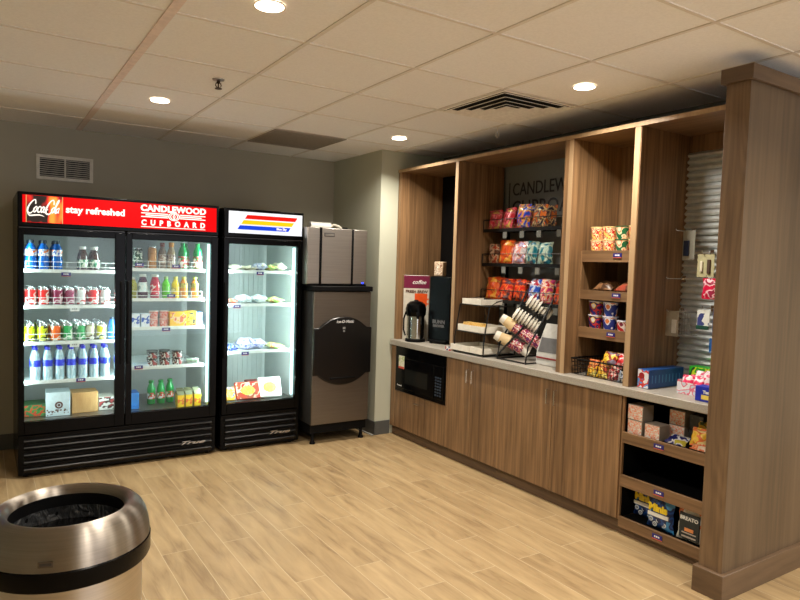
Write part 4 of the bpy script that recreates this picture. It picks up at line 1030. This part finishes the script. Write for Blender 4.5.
t = bthing('printed_canister', 'beige printed canister standing on top of the black brewer box', 'canister', .288, .07, .577)
MB().box(-.045, .045, 0, .06, 0, .125).build('canister_body', pm('canister_beige', (200, 176, 146), rough=.5), t, bevel=.006)
MB().box(-.04, .04, -.001, .001, .01, .115).build('printed_face', printed('canister_print', [(205, 180, 150), (170, 130, 100), (222, 205, 182), (150, 110, 86)], 28), t)

# ================================================================== BAY TWO: CHIP RACK
RK = thing('chip_rack', 'black wire wall rack of three basket shelves for chip bags', 'rack', (.65, -2.3, 1.0))
XR0, XR1 = .555, .79
for k, z in enumerate((1.815, 1.548, 1.268)):
    mb = MB()
    mb.box(XR0-.003, XR0+.003, -2.78, -1.765, z-.012, z+.014).tube([(XR0, -2.78, z+.085), (XR0, -1.765, z+.085)], .0035)
    mb.tube([(XR1-.01, -2.78, z), (XR1-.01, -1.765, z)], .004)
    for y in (-1.765, -2.78): mb.tube([(XR0, y, z), (XR1-.01, y, z)], .004).tube([(XR0, y, z+.085), (XR1-.01, y, z+.085)], .0035).tube([(XR0, y, z), (XR0, y, z+.085)], .0035)
    q = -1.765
    while q > -2.78: mb.tube([(XR0, q, z-.004), (XR1-.01, q, z-.004)], .0022, 5); q -= .06
    sh = world_part(mb, 'basket_shelf', WIRE, RK)
    for y in (-2.02, -2.2, -2.37, -2.56):
        sub_part(MB().box(XR0-.008, XR0-.003, y-.02, y+.02, z-.062, z-.014), 'price_tag', pm('tag_pale', (150, 150, 142) if k else (120, 122, 118), rough=.4), sh, RK)
for y in (-1.80, -2.60):
    world_part(MB().box(.785, .797, y-.012, y+.012, 1.0, 1.95), 'wall_upright', BLKM, RK)
BG = {
 'redpink': bagm('bag_redpink', [(150, 16, 40), (200, 24, 50), (230, 120, 130), (170, 20, 60), (210, 170, 90)], 18),
 'blue': bagm('bag_blue', [(16, 60, 190), (16, 70, 210), (235, 120, 50), (230, 200, 120), (16, 60, 190)], 18),
 'navy': bagm('bag_navy', [(14, 18, 50), (230, 120, 40), (20, 30, 80), (225, 190, 130), (16, 20, 50)], 18),
 'brown': bagm('bag_brown', [(150, 60, 36), (90, 50, 36), (220, 190, 160), (180, 60, 30)], 20),
 'orange': bagm('bag_orange', [(200, 40, 20), (236, 100, 30), (215, 50, 20), (240, 170, 60)], 18),
 'lilac': bagm('bag_lilac', [(170, 160, 210), (235, 225, 230), (220, 120, 90), (190, 180, 220)], 20),
 'teal': bagm('bag_teal', [(0, 104, 130), (0, 120, 140), (200, 220, 200), (0, 104, 130)], 14),
 'red': bagm('bag_red', [(196, 16, 20), (214, 24, 24), (240, 110, 40), (150, 10, 20), (90, 60, 70)], 20),
 'bluered': bagm('bag_bluered', [(30, 80, 190), (30, 80, 190), (200, 220, 240), (180, 20, 60)], 20),
 'magenta': bagm('bag_magenta', [(200, 20, 40), (190, 30, 120), (240, 160, 60), (230, 220, 220), (200, 20, 40)], 22)}
used_l = {}
def bag(kind, y, z, wd, hh, lab, x=.62, seed=0, rz=None):
    return pack('chip_bag', wd, hh, .055, BG[kind], lab, (x, y, z+hh/2+.012), (pi/2-.12+random.uniform(-.1, .1), random.uniform(-.08, .08), -pi/2+random.uniform(-.25, .25)), seed, 'chip bag', 'chip bags on the wire rack')
zt = (1.815, 1.548, 1.268)
rows = [
 [('redpink', -1.86, .15, .145, 'dark red chip bag at the left end of the top rack shelf'), ('redpink', -2.01, .15, .16, 'dark red chip bag second on the top rack shelf'), ('blue', -2.17, .17, .175, 'blue chip bag in the middle of the top rack shelf'), ('navy', -2.33, .15, .165, 'navy and orange chip bag at right of the top rack shelf')],
 [('brown', -1.86, .14, .15, 'brown and cream chip bag at left of the middle rack shelf'), ('orange', -2.0, .15, .18, 'orange chip bag on the middle rack shelf'), ('lilac', -2.14, .13, .165, 'lilac and white chip bag on the middle rack shelf'), ('teal', -2.27, .14, .165, 'teal chip bag left of two on the middle rack shelf'), ('teal', -2.40, .13, .155, 'teal chip bag right of two on the middle rack shelf')],
 [('orange', -1.86, .16, .17, 'orange chip bag at left of the bottom rack shelf'), ('red', -2.01, .16, .165, 'red chip bag second on the bottom rack shelf'), ('red', -2.16, .15, .16, 'red chip bag third on the bottom rack shelf'), ('bluered', -2.31, .13, .17, 'blue and red chip bag on the bottom rack shelf'), ('magenta', -2.43, .14, .17, 'magenta chip bag on the bottom rack shelf'), ('red', -2.57, .15, .165, 'red chip bag at the right end of the bottom rack shelf')]]
sd = 20
for k, rr in enumerate(rows):
    for kind, y, wd, hh, lab in rr:
        sd += 1; bag(kind, y, zt[k], wd, hh, lab, x=.595, seed=sd)
        if kind not in ('teal',):
            bag(kind, y-.02, zt[k], wd*.95, hh*.97, 'chip bag directly behind the '+lab.replace(' at the', '').replace('chip bag', 'one'), x=.675, seed=sd+50)
# three-tier tray rack on the counter
TR = thing('tray_rack', 'black wire three-tier rack holding white trays on the counter', 'rack', (.46, -2.0, ZK))
for y in (-1.785, -2.125):
    world_part(MB().tube([(.285, y, ZK+.006), (.60, y, ZK+.006), (.57, y, 1.30), (.40, y, 1.27), (.33, y, 1.235), (.285, y, .98), (.285, y, ZK+.006)], .005), 'side_frame', WIRE, TR)
tiers = [(.34, .57, 1.235), (.30, .56, 1.03)]
for (xa, xb, z) in tiers+[(.29, .58, ZK+.012)]:
    mb = MB()
    mb.tube([(xa, -1.785, z), (xa, -2.125, z)], .004).tube([(xb, -1.785, z), (xb, -2.125, z)], .004)
    for q in range(6): mb.tube([(xa, -1.81-q*.06, z-.002), (xb, -1.81-q*.06, z-.002)], .002, 5)
    for y in (-1.785, -2.125): mb.tube([(xa, y, z), (xb, y, z)], .004)
    world_part(mb, 'wire_shelf', WIRE, TR)
def tray(xa, xb, ya, yb, z, h_, lab, M_=WHT):
    t = thing('white_tray', lab, 'tray', ((xa+xb)/2, (ya+yb)/2, z)); w_ = (xb-xa)/2; d_ = (yb-ya)/2
    MB().box(-w_, w_, -d_, d_, 0, .004).box(-w_, -w_+.005, -d_, d_, .004, h_).box(w_-.005, w_, -d_, d_, .004, h_).box(-w_+.005, w_-.005, -d_, -d_+.005, .004, h_).box(-w_+.005, w_-.005, d_-.005, d_, .004, h_).build('tray_shell', M_, t, bevel=.0015)
    return t
TRM = pm('tray_white', (232, 228, 216), rough=.45)
tray(.335, .56, -2.02, -1.80, 1.2405, .042, 'white tray on the top tier of the wire rack', TRM)
tray(.30, .54, -2.11, -1.80, 1.0355, .048, 'white tray of packets on the middle tier of the wire rack', TRM)
tray(.272, .56, -1.98, -1.752, ZK+.018, .045, 'wide white tray at the bottom of the wire rack, left part', TRM)
tray(.272, .56, -2.12, -1.985, ZK+.018, .045, 'narrow white tray at the bottom of the wire rack, right part', TRM)
SUG = [printed('sugar_a', [(236, 190, 90), (245, 215, 140), (230, 170, 80)], 50), pm('sugar_b', (240, 226, 196)), pm('sugar_c', (226, 160, 120))]
pk = single(MB().box(-.03, .03, -.004, .004, 0, .06), 'sugar_packet', SUG[0], 'x', 'packet', (0, 0, 0))
us = [False]
for k in range(14):
    o = place(pk, us, (.35+.010*(k % 2), -1.84-k*.014, 1.0415), 'sugar packet standing in the middle tray, counting from left number '+['one','two','three','four','five','six','seven','eight','nine','ten','eleven','twelve','thirteen','fourteen'][k], rot=(random.uniform(-.2, .2), 0, random.uniform(-.1, .1)), group='sugar packets in the middle tray')
tag(MB().box(-.0015, .0015, -.035, .035, 0, .032).build('logo_card', printed('logo_card_print', [(30, 40, 120), (235, 235, 235), (180, 30, 40)], 22), loc=(.264, -1.735, ZK+.003)), 'small red white and blue card leaning on the bottom tray corner', 'card')
# cup rack: slanted black organiser with four tilted sleeves of cups and lids
CR = thing('cup_organizer', 'black wire cup and lid organizer slanted on the counter', 'rack', (.5, -2.32, ZK))
mb = MB()
for y in (-2.215, -2.50):
    mb.tube([(.34, y, ZK+.005), (.74, y, ZK+.005), (.70, y-.02, 1.38), (.62, y-.02, 1.40), (.52, y, 1.20), (.36, y, .98), (.34, y, ZK+.005)], .007)
mb.tube([(.335, -2.21, ZK+.02), (.66, -2.50, 1.40)], .008)
for x, z in ((.34, ZK+.006), (.74, ZK+.006), (.66, 1.395), (.52, 1.2)): mb.tube([(x, -2.215, z), (x, -2.50, z)], .006)
world_part(mb, 'wire_frame', WIRE, CR)
world_part(MB().box(.742, .752, -2.54, -2.20, ZK+.003, 1.33), 'back_board', pm('board_grey', (52, 54, 56), rough=.5), CR)
def stack(name, cat, end, back, r, cols, n, label, kind):
    """one nested item axis from end (near the viewer, high) to back (low, inward); each item a thing"""
    e_, b_ = Vector(end), Vector(back); d = (b_-e_); L_ = d.length; d.normalize()
    q = d.to_track_quat('Z', 'Y'); out = None
    for k in range(n):
        if kind == 'cup':
            if k == 0:
                t = thing(name, label % 'outermost', cat, e_); t.rotation_mode = 'XYZ'; t.rotation_euler = q.to_euler()
                t['group'] = label.split(',')[0].replace('%s ', '')+'s nested in the organizer'
                MB().lathe([(r*.66, 0), (r*.70, .004), (r*.98, .10), (r*1.0, .108)], 24, mis=[0, 0, 0]).lathe([(r, .104), (r*1.05, .106), (r*1.05, .111), (r, .112)], 24).build('cup_wall', cols[0], t)
                MB().lathe([(r*.665+.001, -.001), (r*.70, .003), (r*.80, .035)], 24, cap1=False).build('cup_bottom', cols[1], t)
                out = t
            else:
                o2 = dup(out, e_+d*(k*L_/n), (label % (ORD[k]+' inward')).replace('tan', 'red swirl' if k < 3 else 'cream') if cols[0] is TANC else label % (ORD[k]+' inward'), rot=tuple(q.to_euler()))
                if cols[0] is TANC:
                    for ch in o2.children:
                        if ch.name.startswith('cup_wall'): ch.data = ch.data.copy(); ch.data.materials[0] = SWIRL if k < 3 else WCUP
        else:
            if k == 0:
                t = thing(name, label % 'outermost', cat, e_); t.rotation_euler = q.to_euler()
                t['group'] = label.split(',')[0].replace('%s ', '')+'s nested in the organizer'
                MB().lathe([(r*.70, 0), (r*.76, .007), (r*.96, .008), (r, .010), (r, .0145), (r*.8, .0148)], 24).build('lid_shell', cols[0], t)
                out = t
            else: dup(out, e_+d*(k*L_/n), label % (ORD[k]+' inward'), rot=tuple(q.to_euler()))
TANC = pm('cup_tan', (222, 196, 150), rough=.6); WCUP = pm('cup_white', (238, 234, 222), rough=.5)
SWIRL = printed('cup_swirl', [(176, 24, 44), (225, 215, 205), (176, 24, 44), (110, 40, 110)], 48)
stack('paper_cup', 'cup', (.36, -2.165, 1.035), (.50, -2.30, .945), .047, [TANC, WCUP], 4, 'tan paper cup, lower sleeve of the organizer, %s', 'cup')
stack('paper_cup', 'cup', (.40, -2.18, 1.16), (.52, -2.33, 1.04), .047, [TANC, WCUP], 4, 'tan paper cup, upper left sleeve of the organizer, %s', 'cup')
stack('cup_cover', 'lid', (.44, -2.275, 1.205), (.57, -2.385, 1.10), .050, [WCUP], 8, 'white plastic drink cover, middle sleeve of the organizer, %s', 'lid')
stack('cup_cover', 'lid', (.50, -2.345, 1.30), (.63, -2.455, 1.195), .047, [WCUP], 8, 'white plastic drink cover, top sleeve of the organizer, %s', 'lid')
stack('paper_cup', 'cup', (.47, -2.33, 1.06), (.54, -2.42, .99), .045, [SWIRL, SWIRL], 2, 'striped red paper cup, right of the sleeves, %s', 'cup')
# white bag on the right of bay two
t = thing('paper_bag', 'white and grey paper bag with dark red base stripe, standing by the divider', 'bag', (.50, -2.62, ZK+.0005))
vs = []
for (w_, d_, z) in ((.125, .06, 0), (.12, .055, .10), (.095, .03, .22), (.085, .008, .285)): vs += [(-d_, -w_, z), (d_, -w_, z), (d_, w_, z), (-d_, w_, z)]
fs = [(0, 3, 2, 1), (12, 13, 14, 15)]
for l in range(3):
    for k in range(4): fs.append((4*l+k, 4*l+(k+1) % 4, 4*l+4+(k+1) % 4, 4*l+4+k))
MB().add(vs, fs).build('bag_body', pm('bag_pale', (196, 196, 192), rough=.5), t, bevel=.004)
MB().box(-.063, -.058, -.115, .115, .045, .055).build('red_stripe', pm('stripe_red', (140, 24, 34)), t)
MB().add([(-.0575, -.105, .09), (-.0575, .105, .09), (-.042, .088, .19), (-.042, -.088, .19), (-.0545, -.105, .09), (-.0545, .105, .09), (-.039, .088, .19), (-.039, -.088, .19)], [(0, 1, 2, 3), (4, 7, 6, 5), (0, 4, 5, 1), (1, 5, 6, 2), (2, 6, 7, 3), (3, 7, 4, 0)]).build('grey_panel', pm('bag_grey', (104, 104, 106)), t)

# ================================================================== BAY THREE GOODS
def cartx(name, wd, dp, hh, side, face, label, cat, x, y, z, group=None, lid=None, rz=0, bevel=.0015):
    return carton(name, wd, dp, hh, side, face, label, cat, (x, y, z), -pi/2+rz, group, lid, bevel)
SOUPL = printed('soup_print', [(240, 200, 110), (215, 40, 24), (245, 225, 180), (200, 60, 30), (240, 225, 190)], 26)
SOUPG = printed('soup_green', [(16, 100, 60), (240, 210, 170), (225, 130, 90), (240, 225, 190)], 22)
proto_s = tub('soup_cup', .036, .044, .078, SOUPL, pm('lid_cream', (246, 218, 150), rough=.4), 'x', (0, 0, 0)); proto_g = tub('soup_cup', .036, .044, .078, SOUPG, pm('lid_green', (14, 96, 56), rough=.4), 'x', (0, 0, 0))
for pr, cols_ in ((proto_s, (0, 1, 3)), (proto_g, (2,))):
    us = [False]
    for rz_ in range(2):
        for c in cols_:
            for dpt in range(2):
                place(pr, us, (.478+dpt*.092, -2.950-c*.094, 1.641+rz_*.080), '%s instant soup cup, %s layer, %s column, %s row' % ('green lidded' if c == 2 else 'red and yellow', ['lower', 'upper'][rz_], ORD[c], ['front', 'rear'][dpt]), random.uniform(-.3, .3), group='instant soup cups on the highest hutch shelf')
BRN = printed('brown_bag', [(96, 66, 42), (130, 92, 60), (76, 50, 32)], 16, coat=.1)
pack('snack_pouch', .14, .11, .06, BRN, 'brown snack pouch on the left of the second hutch shelf', (.50, -3.02, 1.425), (.3, 0, -pi/2), 71, 'snack')
pack('snack_pouch', .15, .11, .06, printed('brown_red', [(120, 70, 44), (150, 60, 40), (90, 50, 34)], 16, coat=.1), 'brown and red snack pouch on the right of the second hutch shelf', (.50, -3.19, 1.425), (.3, 0, -pi/2+.1), 72, 'snack')
CER = printed('cereal_print', [(24, 30, 110), (200, 40, 50), (24, 30, 110), (240, 200, 60), (225, 225, 235)], 22); CER2 = printed('cereal_blue', [(26, 50, 140), (26, 50, 140), (225, 225, 235), (220, 120, 60)], 22)
LW = pm('rim_white', (215, 215, 230), rough=.4)
ca = tub('cereal_cup', .038, .048, .088, CER, LW, 'purple and red cereal cup, upper left on the third hutch shelf', (.48, -2.965, 1.244))
cb = tub('cereal_cup', .038, .048, .088, CER2, LW, 'blue cereal cup, upper right on the third hutch shelf', (.48, -3.075, 1.244))
dup(ca, (.48, -2.965, 1.1545), 'purple and red cereal cup, lower left on third hutch shelf'); dup(cb, (.48, -3.075, 1.1545), 'blue cereal cup, lower middle on the third hutch shelf')
tub('cereal_cup', .036, .044, .07, printed('cereal_red', [(190, 24, 30), (235, 225, 220), (120, 30, 60)], 26), LW, 'small red cereal cup, lower right on the third hutch shelf', (.475, -3.18, 1.1545))
# wire basket with snacks
bk = thing('wire_basket', 'black wire basket of snacks on the counter under the hutch shelves', 'basket', (.50, -3.085, ZK+.0015))
mb = MB(); bx0, bx1, by0, by1 = -.15, .20, -.195, .19
for z, inf in ((.003, .012), (.028, .009), (.053, .006), (.078, .003)):
    mb.tube([(bx0+inf, by0+inf, z), (bx1-inf, by0+inf, z), (bx1-inf, by1-inf, z), (bx0+inf, by1-inf, z)], .0018, 5, closed=True)
q = by0
while q <= by1: mb.tube([(bx0+.012, q, .003), (bx0, q, .1)], .0018, 5); mb.tube([(bx1-.012, q, .003), (bx1, q, .1)], .0018, 5); mb.tube([(bx0+.012, q, .003), (bx1-.012, q, .003)], .0015, 5); q += .0225
q = bx0
while q <= bx1: mb.tube([(q, by0+.012, .003), (q, by0, .1)], .0018, 5); mb.tube([(q, by1-.012, .003), (q, by1, .1)], .0018, 5); q += .025
mb.build('wire_mesh', WIRE, bk)
MB().tube([(bx0, by0, .1), (bx1, by0, .1), (bx1, by1, .1), (bx0, by1, .1)], .005, 8, closed=True).build('rim', WIRE, bk)
SN = [('snack_yellow', [(235, 190, 40), (210, 150, 30), (245, 225, 120)]), ('snack_orange', [(220, 110, 50), (235, 160, 90), (180, 70, 40)]), ('snack_red', [(190, 30, 34), (225, 190, 180), (130, 20, 30)]), ('snack_pale', [(190, 200, 205), (120, 130, 150), (220, 215, 200)])]
lay_ = [(.40, -3.02, .035, 0, 'yellow'), (.40, -3.10, .035, 0, 'yellow'), (.40, -3.18, .035, 2, 'red'), (.41, -3.02, .070, 1, 'orange'), (.41, -3.10, .072, 1, 'orange'), (.41, -3.19, .070, 2, 'red'), (.40, -3.25, .035, 3, 'pale'), (.50, -3.05, .04, 1, 'orange'), (.50, -3.15, .04, 0, 'yellow'), (.50, -3.23, .05, 2, 'red')]
for k, (x, y, z, c, wd) in enumerate(lay_):
    pack('snack_pack', .075, .065, .030, printed(SN[c][0], SN[c][1], 40), '%s snack pack inside the black wire basket, %s%s' % (wd, 'upper' if z > .06 else ('back' if x > .45 else 'lower'), ' '+ORD[k % 8]+' along' ), (x, y, ZK+z), (pi/2-.3, 0, -pi/2+random.uniform(-.2, .2)), 100+k, 'snack', 'snack packs in the wire basket')
pack('snack_pack', .105, .085, .055, printed('muffin_yellow', [(240, 190, 40), (240, 205, 80), (150, 50, 30), (120, 110, 130)], 24), 'yellow snack pack heaped above the wire basket rim, left', (.42, -3.135, ZK+.125), (pi/2-.5, 0, -pi/2), 120, 'snack')
pack('snack_pack', .11, .085, .055, printed('muffin_red', [(200, 24, 28), (200, 24, 28), (235, 190, 190), (150, 20, 26)], 22), 'red snack pack heaped above the wire basket rim, right', (.43, -3.235, ZK+.125), (pi/2-.5, 0, -pi/2+.1), 121, 'snack')

# ================================================================== BAY FOUR GOODS
t = thing('long_blue_box', 'long blue box with red and white end panel, against the hutch divider', 'box', (.345, -3.42, ZK+.0005))
MB().box(0, .33, -.038, .032, 0, .108).build('box_body', pm('deep_blue', (14, 70, 140), rough=.4), t, bevel=.002)
MB().box(-.0015, .0004, -.037, .031, .002, .106).build('end_panel', printed('end_print', [(225, 225, 230), (210, 60, 50), (90, 150, 210), (225, 225, 230)], 18), t)
mb = MB()
for k in range(9): mb.box(.03+k*.032, .036+k*.032, -.0392, -.0378, .03, .075)
mb.build('side_print', pm('pale_blue', (80, 140, 200)), t)
MB().lathe([(.018, 0), (.018, .001)], 16, M=Matrix.Translation((-.0015, .006, .072)) @ Matrix.Rotation(-pi/2, 4, 'Y')).build('round_badge', pm('badge_red', (150, 20, 26)), t)
cartx('green_box', .13, .08, .125, pm('green_bright', (30, 150, 30), rough=.4), printed('green_yel', [(30, 160, 30), (200, 220, 40), (20, 60, 30), (40, 170, 40)], 14), 'bright green and yellow box behind the pink packets', 'box', .645, -3.575, ZK+.0005)
t = thing('display_tray', 'white and pink printed display tray holding pink packets', 'tray', (.50, -3.665, ZK+.0005))
MB().box(-.09, .12, -.115, .075, 0, .004).box(-.09, -.086, -.115, .075, .004, .065).box(.116, .12, -.115, .075, .004, .085).box(-.086, .116, -.115, -.111, .004, .075).box(-.086, .116, .071, .075, .004, .075).build('tray_body', printed('pink_tray', [(225, 225, 232), (235, 235, 238), (225, 120, 140), (210, 215, 225)], 22), t)
pkm = [printed('pink_pack', [(225, 30, 90), (235, 60, 110), (245, 225, 230)], 30), printed('white_pink_pack', [(240, 235, 238), (240, 235, 238), (215, 100, 130)], 24)]
for k, (x, y, mi_, wd) in enumerate([(.41, -3.585, 0, 'pink'), (.41, -3.65, 0, 'pink'), (.45, -3.60, 0, 'pink'), (.46, -3.67, 1, 'white'), (.50, -3.60, 1, 'white'), (.50, -3.68, 1, 'white'), (.54, -3.63, 1, 'white')]):
    pack('candy_packet', .065, .085, .022, pkm[mi_], '%s candy packet standing in the display tray, %s from the front left' % (wd, ORD[k]), (x+.03, y-.045, ZK+.058+(.02 if k > 2 else 0)), (pi/2-.35, 0, -pi/2+random.uniform(-.2, .2)), 140+k, 'packet', 'candy packets in the display tray')
t = cartx('blue_box', .13, .07, .078, pm('royal_blue', (16, 40, 170), rough=.4), printed('royal_print', [(16, 40, 170), (16, 40, 170), (30, 60, 190)], 10), 'royal blue box with yellow and white print at the counter edge by the column', 'box', .315, -3.82, ZK+.0005)
mb = MB().box(-.03, .062, -.0022, -.001, .012, .035); mb.build('yellow_panel', pm('print_yellow', (230, 205, 90)), t)
mb = MB(); text_mb(mb, 'Tampax', .022, Matrix.Translation((.014, -.003, .05)) @ Matrix.Rotation(pi/2, 4, 'X'), bold=.0008); mb.build('lettering', WHT, t)
# hanging packs on the slat wall with hooks
def hook(y, z, L_=.12, lab=''):
    t = thing('slatwall_hook', lab, 'hook', (XBk-.032, y, z))
    MB().tube([(.0, 0, 0), (-L_, 0, 0), (-L_-.012, 0, .014)], .0025, 6).build('prong', CHROME, t)
    MB().box(-.003, .001, -.012, .012, -.018, .018).build('back_plate', CHROME, t)
hook(-3.43, 1.77, .17, 'wire hook holding the blue carded item, highest on the metal panel')
hook(-3.55, 1.645, .10, 'wire hook holding the beige carded item on the metal panel')
hook(-3.59, 1.50, .10, 'wire hook holding the pink pouch on the metal panel')
hook(-3.385, 1.49, .17, 'empty wire hook at left of the metal panel')
hook(-3.575, 1.325, .10, 'wire hook holding the white and green packet')
hook(-3.385, 1.295, .15, 'wire hook holding the grey card at the lower left')
def card(name, wd, hh, back, face, label, y, z, x, dx=.003, blist=None):
    t = thing(name, label, 'hanging pack', (x, y, z))
    MB().box(-.001, .001, -wd/2, wd/2, -hh, 0).build('backing_card', back, t)
    if blist:
        for (a, b_, c, d, m_, nm) in blist: MB().box(-.001-dx*3, -.001, a, b_, c, d).build(nm, m_, t, bevel=.002)
    if face: MB().box(-.0022, -.001, -wd/2+.003, wd/2-.003, -hh+.003, -.02).build('printed_face', face, t)
    return t
card('carded_item', .075, .17, pm('card_greyish', (150, 150, 140)), None, 'tall carded item with dark blue contents hanging at upper left', -3.455, 1.775, .66, blist=[(-.005, .028, -.15, -.06, pm('navy_item', (26, 40, 70)), 'blister')])
card('carded_item', .10, .13, pm('card_beige', (176, 172, 136)), None, 'beige carded grooming tool hanging in the middle of the metal panel', -3.565, 1.635, .66, blist=[(-.03, -.012, -.11, -.03, pm('tool_brown', (80, 60, 50)), 'blister'), (.015, .03, -.10, -.04, pm('card_pale', (215, 210, 190)), 'small_label')])
t = pack('pink_pouch', .085, .11, .02, printed('pinkpouch', [(215, 16, 70), (215, 16, 70), (240, 200, 210), (160, 30, 70)], 26), 'bright pink pouch hanging on the metal panel', (.65, -3.60, 1.440), (pi/2, 0, -pi/2), 150, 'hanging pack')
card('carded_item', .075, .11, pm('card_white2', (220, 224, 220)), printed('card_wg', [(225, 228, 224), (225, 228, 224), (60, 70, 130)], 20), 'white packet with a green base hanging below the pink pouch', -3.575, 1.318, .65, blist=[(-.037, .037, -.112, -.09, pm('green_base', (20, 70, 56)), 'green_base')])
card('carded_item', .05, .15, pm('card_blue2', (50, 80, 130)), None, 'blue carded item beside the white packet near the column', -3.65, 1.33, .66)
card('carded_item', .045, .085, pm('card_blue3', (20, 90, 160)), printed('cardb3', [(20, 90, 160), (200, 215, 230), (20, 90, 160)], 30), 'small blue packet hanging lowest near the column', -3.635, 1.16, .66)
t = card('carded_item', .085, .15, pm('card_taupe', (150, 142, 124)), None, 'grey beige card with pale strips hanging at lower left', -3.40, 1.30, .62, blist=[(-.035, -.005, -.13, -.05, pm('strip_pale', (200, 196, 186)), 'blister')])
t = thing('wire_bin', 'small grey wire holder beside the grey beige card', 'holder', (.70, -3.455, 1.29))
mb = MB()
for k in range(6): mb.tube([(-.05, -.04+k*.016, 0), (-.05, -.04+k*.016, -.13), (.03, -.04+k*.016, -.13)], .002, 5)
for z in (0, -.065, -.13): mb.tube([(-.05, -.045, z), (-.05, .045, z)], .0025, 5)
mb.tube([(-.05, -.045, 0), (.035, -.045, 0)], .0025).tube([(-.05, .045, 0), (.035, .045, 0)], .0025)
mb.build('wire_frame', pm('wire_grey', (150, 150, 146), metal=.5), t)

# ================================================================== LOW OPEN SHELVES GOODS
SPR = printed('orange_print', [(236, 228, 220), (236, 228, 220), (240, 130, 90), (236, 228, 220), (240, 150, 110), (236, 228, 220)], 46, coat=.1)
SID = pm('box_side_grey', (150, 140, 130), rough=.6)
TP = .5955
def cube(y, z, lab, x=.312, s=.094): return cartx('snack_carton', s, s, s*.88, SID, SPR, lab, 'box', x, y, z, 'white and orange cartons on the top low shelf')
cube(-3.408, TP, 'white and orange carton, bottom left corner of the top low shelf')
cube(-3.520, TP, 'white and orange carton, second in the bottom layer')
cube(-3.408, TP+.084, 'white and orange carton stacked at the left, upper layer', s=.098)
cube(-3.59, TP+.084, 'shaded white and orange carton set back in the upper layer', x=.43)
cube(-3.59, TP, 'shaded carton set back under another one', x=.43)
DKB = printed('dark_pack', [(60, 64, 66), (44, 48, 52), (80, 78, 74)], 14)
for k, (y, z) in enumerate([(-3.69, TP), (-3.69, TP+.079)]):
    cartx('snack_carton', .08, .10, .078, pm('dark_card', (60, 60, 60)), DKB, 'dark grey carton at the back right, %s one' % ['lower', 'upper'][k], 'box', .45, y, z)
pack('chip_pouch', .12, .10, .05, printed('yellow_pouch', [(230, 180, 30), (235, 200, 70), (90, 110, 60), (240, 190, 40)], 20), 'yellow chip pouch leaning at the back of the top low shelf', (.42, -3.77, TP+.085), (pi/2-.5, 0, -pi/2), 160, 'snack')
pack('chip_pouch', .10, .09, .05, printed('yellow_pouch2', [(235, 185, 40), (240, 200, 70), (230, 120, 60), (240, 215, 150)], 20), 'yellow and orange chip pouch at the front right', (.35, -3.775, TP+.068), (pi/2-.3, 0, -pi/2), 161, 'snack')
pack('chip_pouch', .12, .07, .035, printed('navy_pouch', [(30, 36, 110), (30, 36, 110), (220, 220, 230), (190, 180, 60)], 24), 'navy snack pouch lying at the front of the top low shelf', (.345, -3.655, TP+.026), (.45, 0, -pi/2), 162, 'snack')
pack('chip_pouch', .09, .06, .035, printed('peach_pouch', [(235, 170, 130), (225, 110, 60), (240, 215, 190)], 30), 'peach snack pouch lying at the front right corner', (.335, -3.79, TP+.026), (.4, 0, -pi/2), 163, 'snack')
# bottom shelf bags
BBL = printed('bluebag_print', [(10, 34, 80), (14, 70, 140), (10, 40, 90), (60, 140, 200)], 16)
YT = pm('yellow_text', (236, 206, 40), rough=.4)
def bluebag(x, y, lab, z=.0985):
    t = thing('cookie_bag', lab, 'snack bag', (x, y, z)); t['group'] = 'blue cookie bags on the lowest shelf'
    p_ = pillow(.165, .19, .06, 170); p_.v = [(a, -c, b_+.097) for a, b_, c in p_.v]
    p_.build('pouch', BBL, t)
    d_ = .034
    mb = MB(); text_mb(mb, 'Minis', .056, Matrix.Translation((0, -d_, .125)) @ Matrix.Rotation(pi/2, 4, 'X'), bold=.003, ext=.002, sx=.95); mb.build('lettering', YT, t)
    MB().box(-.062, .062, -d_+.001, -d_+.008, .076, .096).build('white_banner', WHT, t)
    mb = MB()
    for (a, b_) in ((-.045, .055), (.0, .058), (-.02, .033), (.035, .04)): mb.lathe([(.013, 0), (.013, .004)], 14, M=Matrix.Translation((a, -.024, b_)) @ Matrix.Rotation(pi/2, 4, 'X')); 
    mb.build('cookie_pictures', pm('cookie_pale', (205, 215, 225)), t)
    mb = MB()
    for (a, b_) in ((-.045, .055), (.0, .058), (-.02, .033), (.035, .04)): ringm(mb, .004, .007, Matrix.Translation((a, -.0285, b_)) @ Matrix.Rotation(pi/2, 4, 'X'), ext=.0008)
    mb.build('cookie_centres', pm('cookie_dark', (24, 30, 60)), t)
    t.rotation_euler = (0, 0, -pi/2); return t
bluebag(.345, -3.582, 'blue snack bag with yellow lettering, front one on the lowest shelf')
bluebag(.42, -3.438, 'blue snack bag with yellow lettering, set back at the left')
t = thing('jerky_bag', 'white and orange snack bag with a dark label panel, right on the lowest shelf', 'snack bag', (.345, -3.758, .0985)); t.rotation_euler = (0, 0, -pi/2)
p_ = pillow(.155, .18, .05, 175, wr=.1); p_.v = [(a, -c, b_+.092) for a, b_, c in p_.v]
p_.build('pouch', printed('jerky_print', [(226, 222, 210), (226, 222, 210), (226, 222, 210), (225, 130, 80)], 12), t)
MB().box(-.052, .060, -.0275, -.019, .02, .155).build('label_panel', pm('panel_slate', (36, 44, 46), rough=.5), t, bevel=.002)
mb = MB(); text_mb(mb, 'BREATO', .027, Matrix.Translation((.004, -.029, .128)) @ Matrix.Rotation(pi/2, 4, 'X'), bold=.0008, ext=.001); mb.build('lettering', WHT, t)
MB().box(-.02, .03, -.029, -.027, .06, .078).build('food_picture', pm('food_orange', (232, 150, 90)), t)
MB().box(-.035, .045, -.029, -.027, .048, .054).box(-.035, .045, -.029, -.027, .027, .035).build('small_print', pm('print_pale', (190, 180, 170)), t)
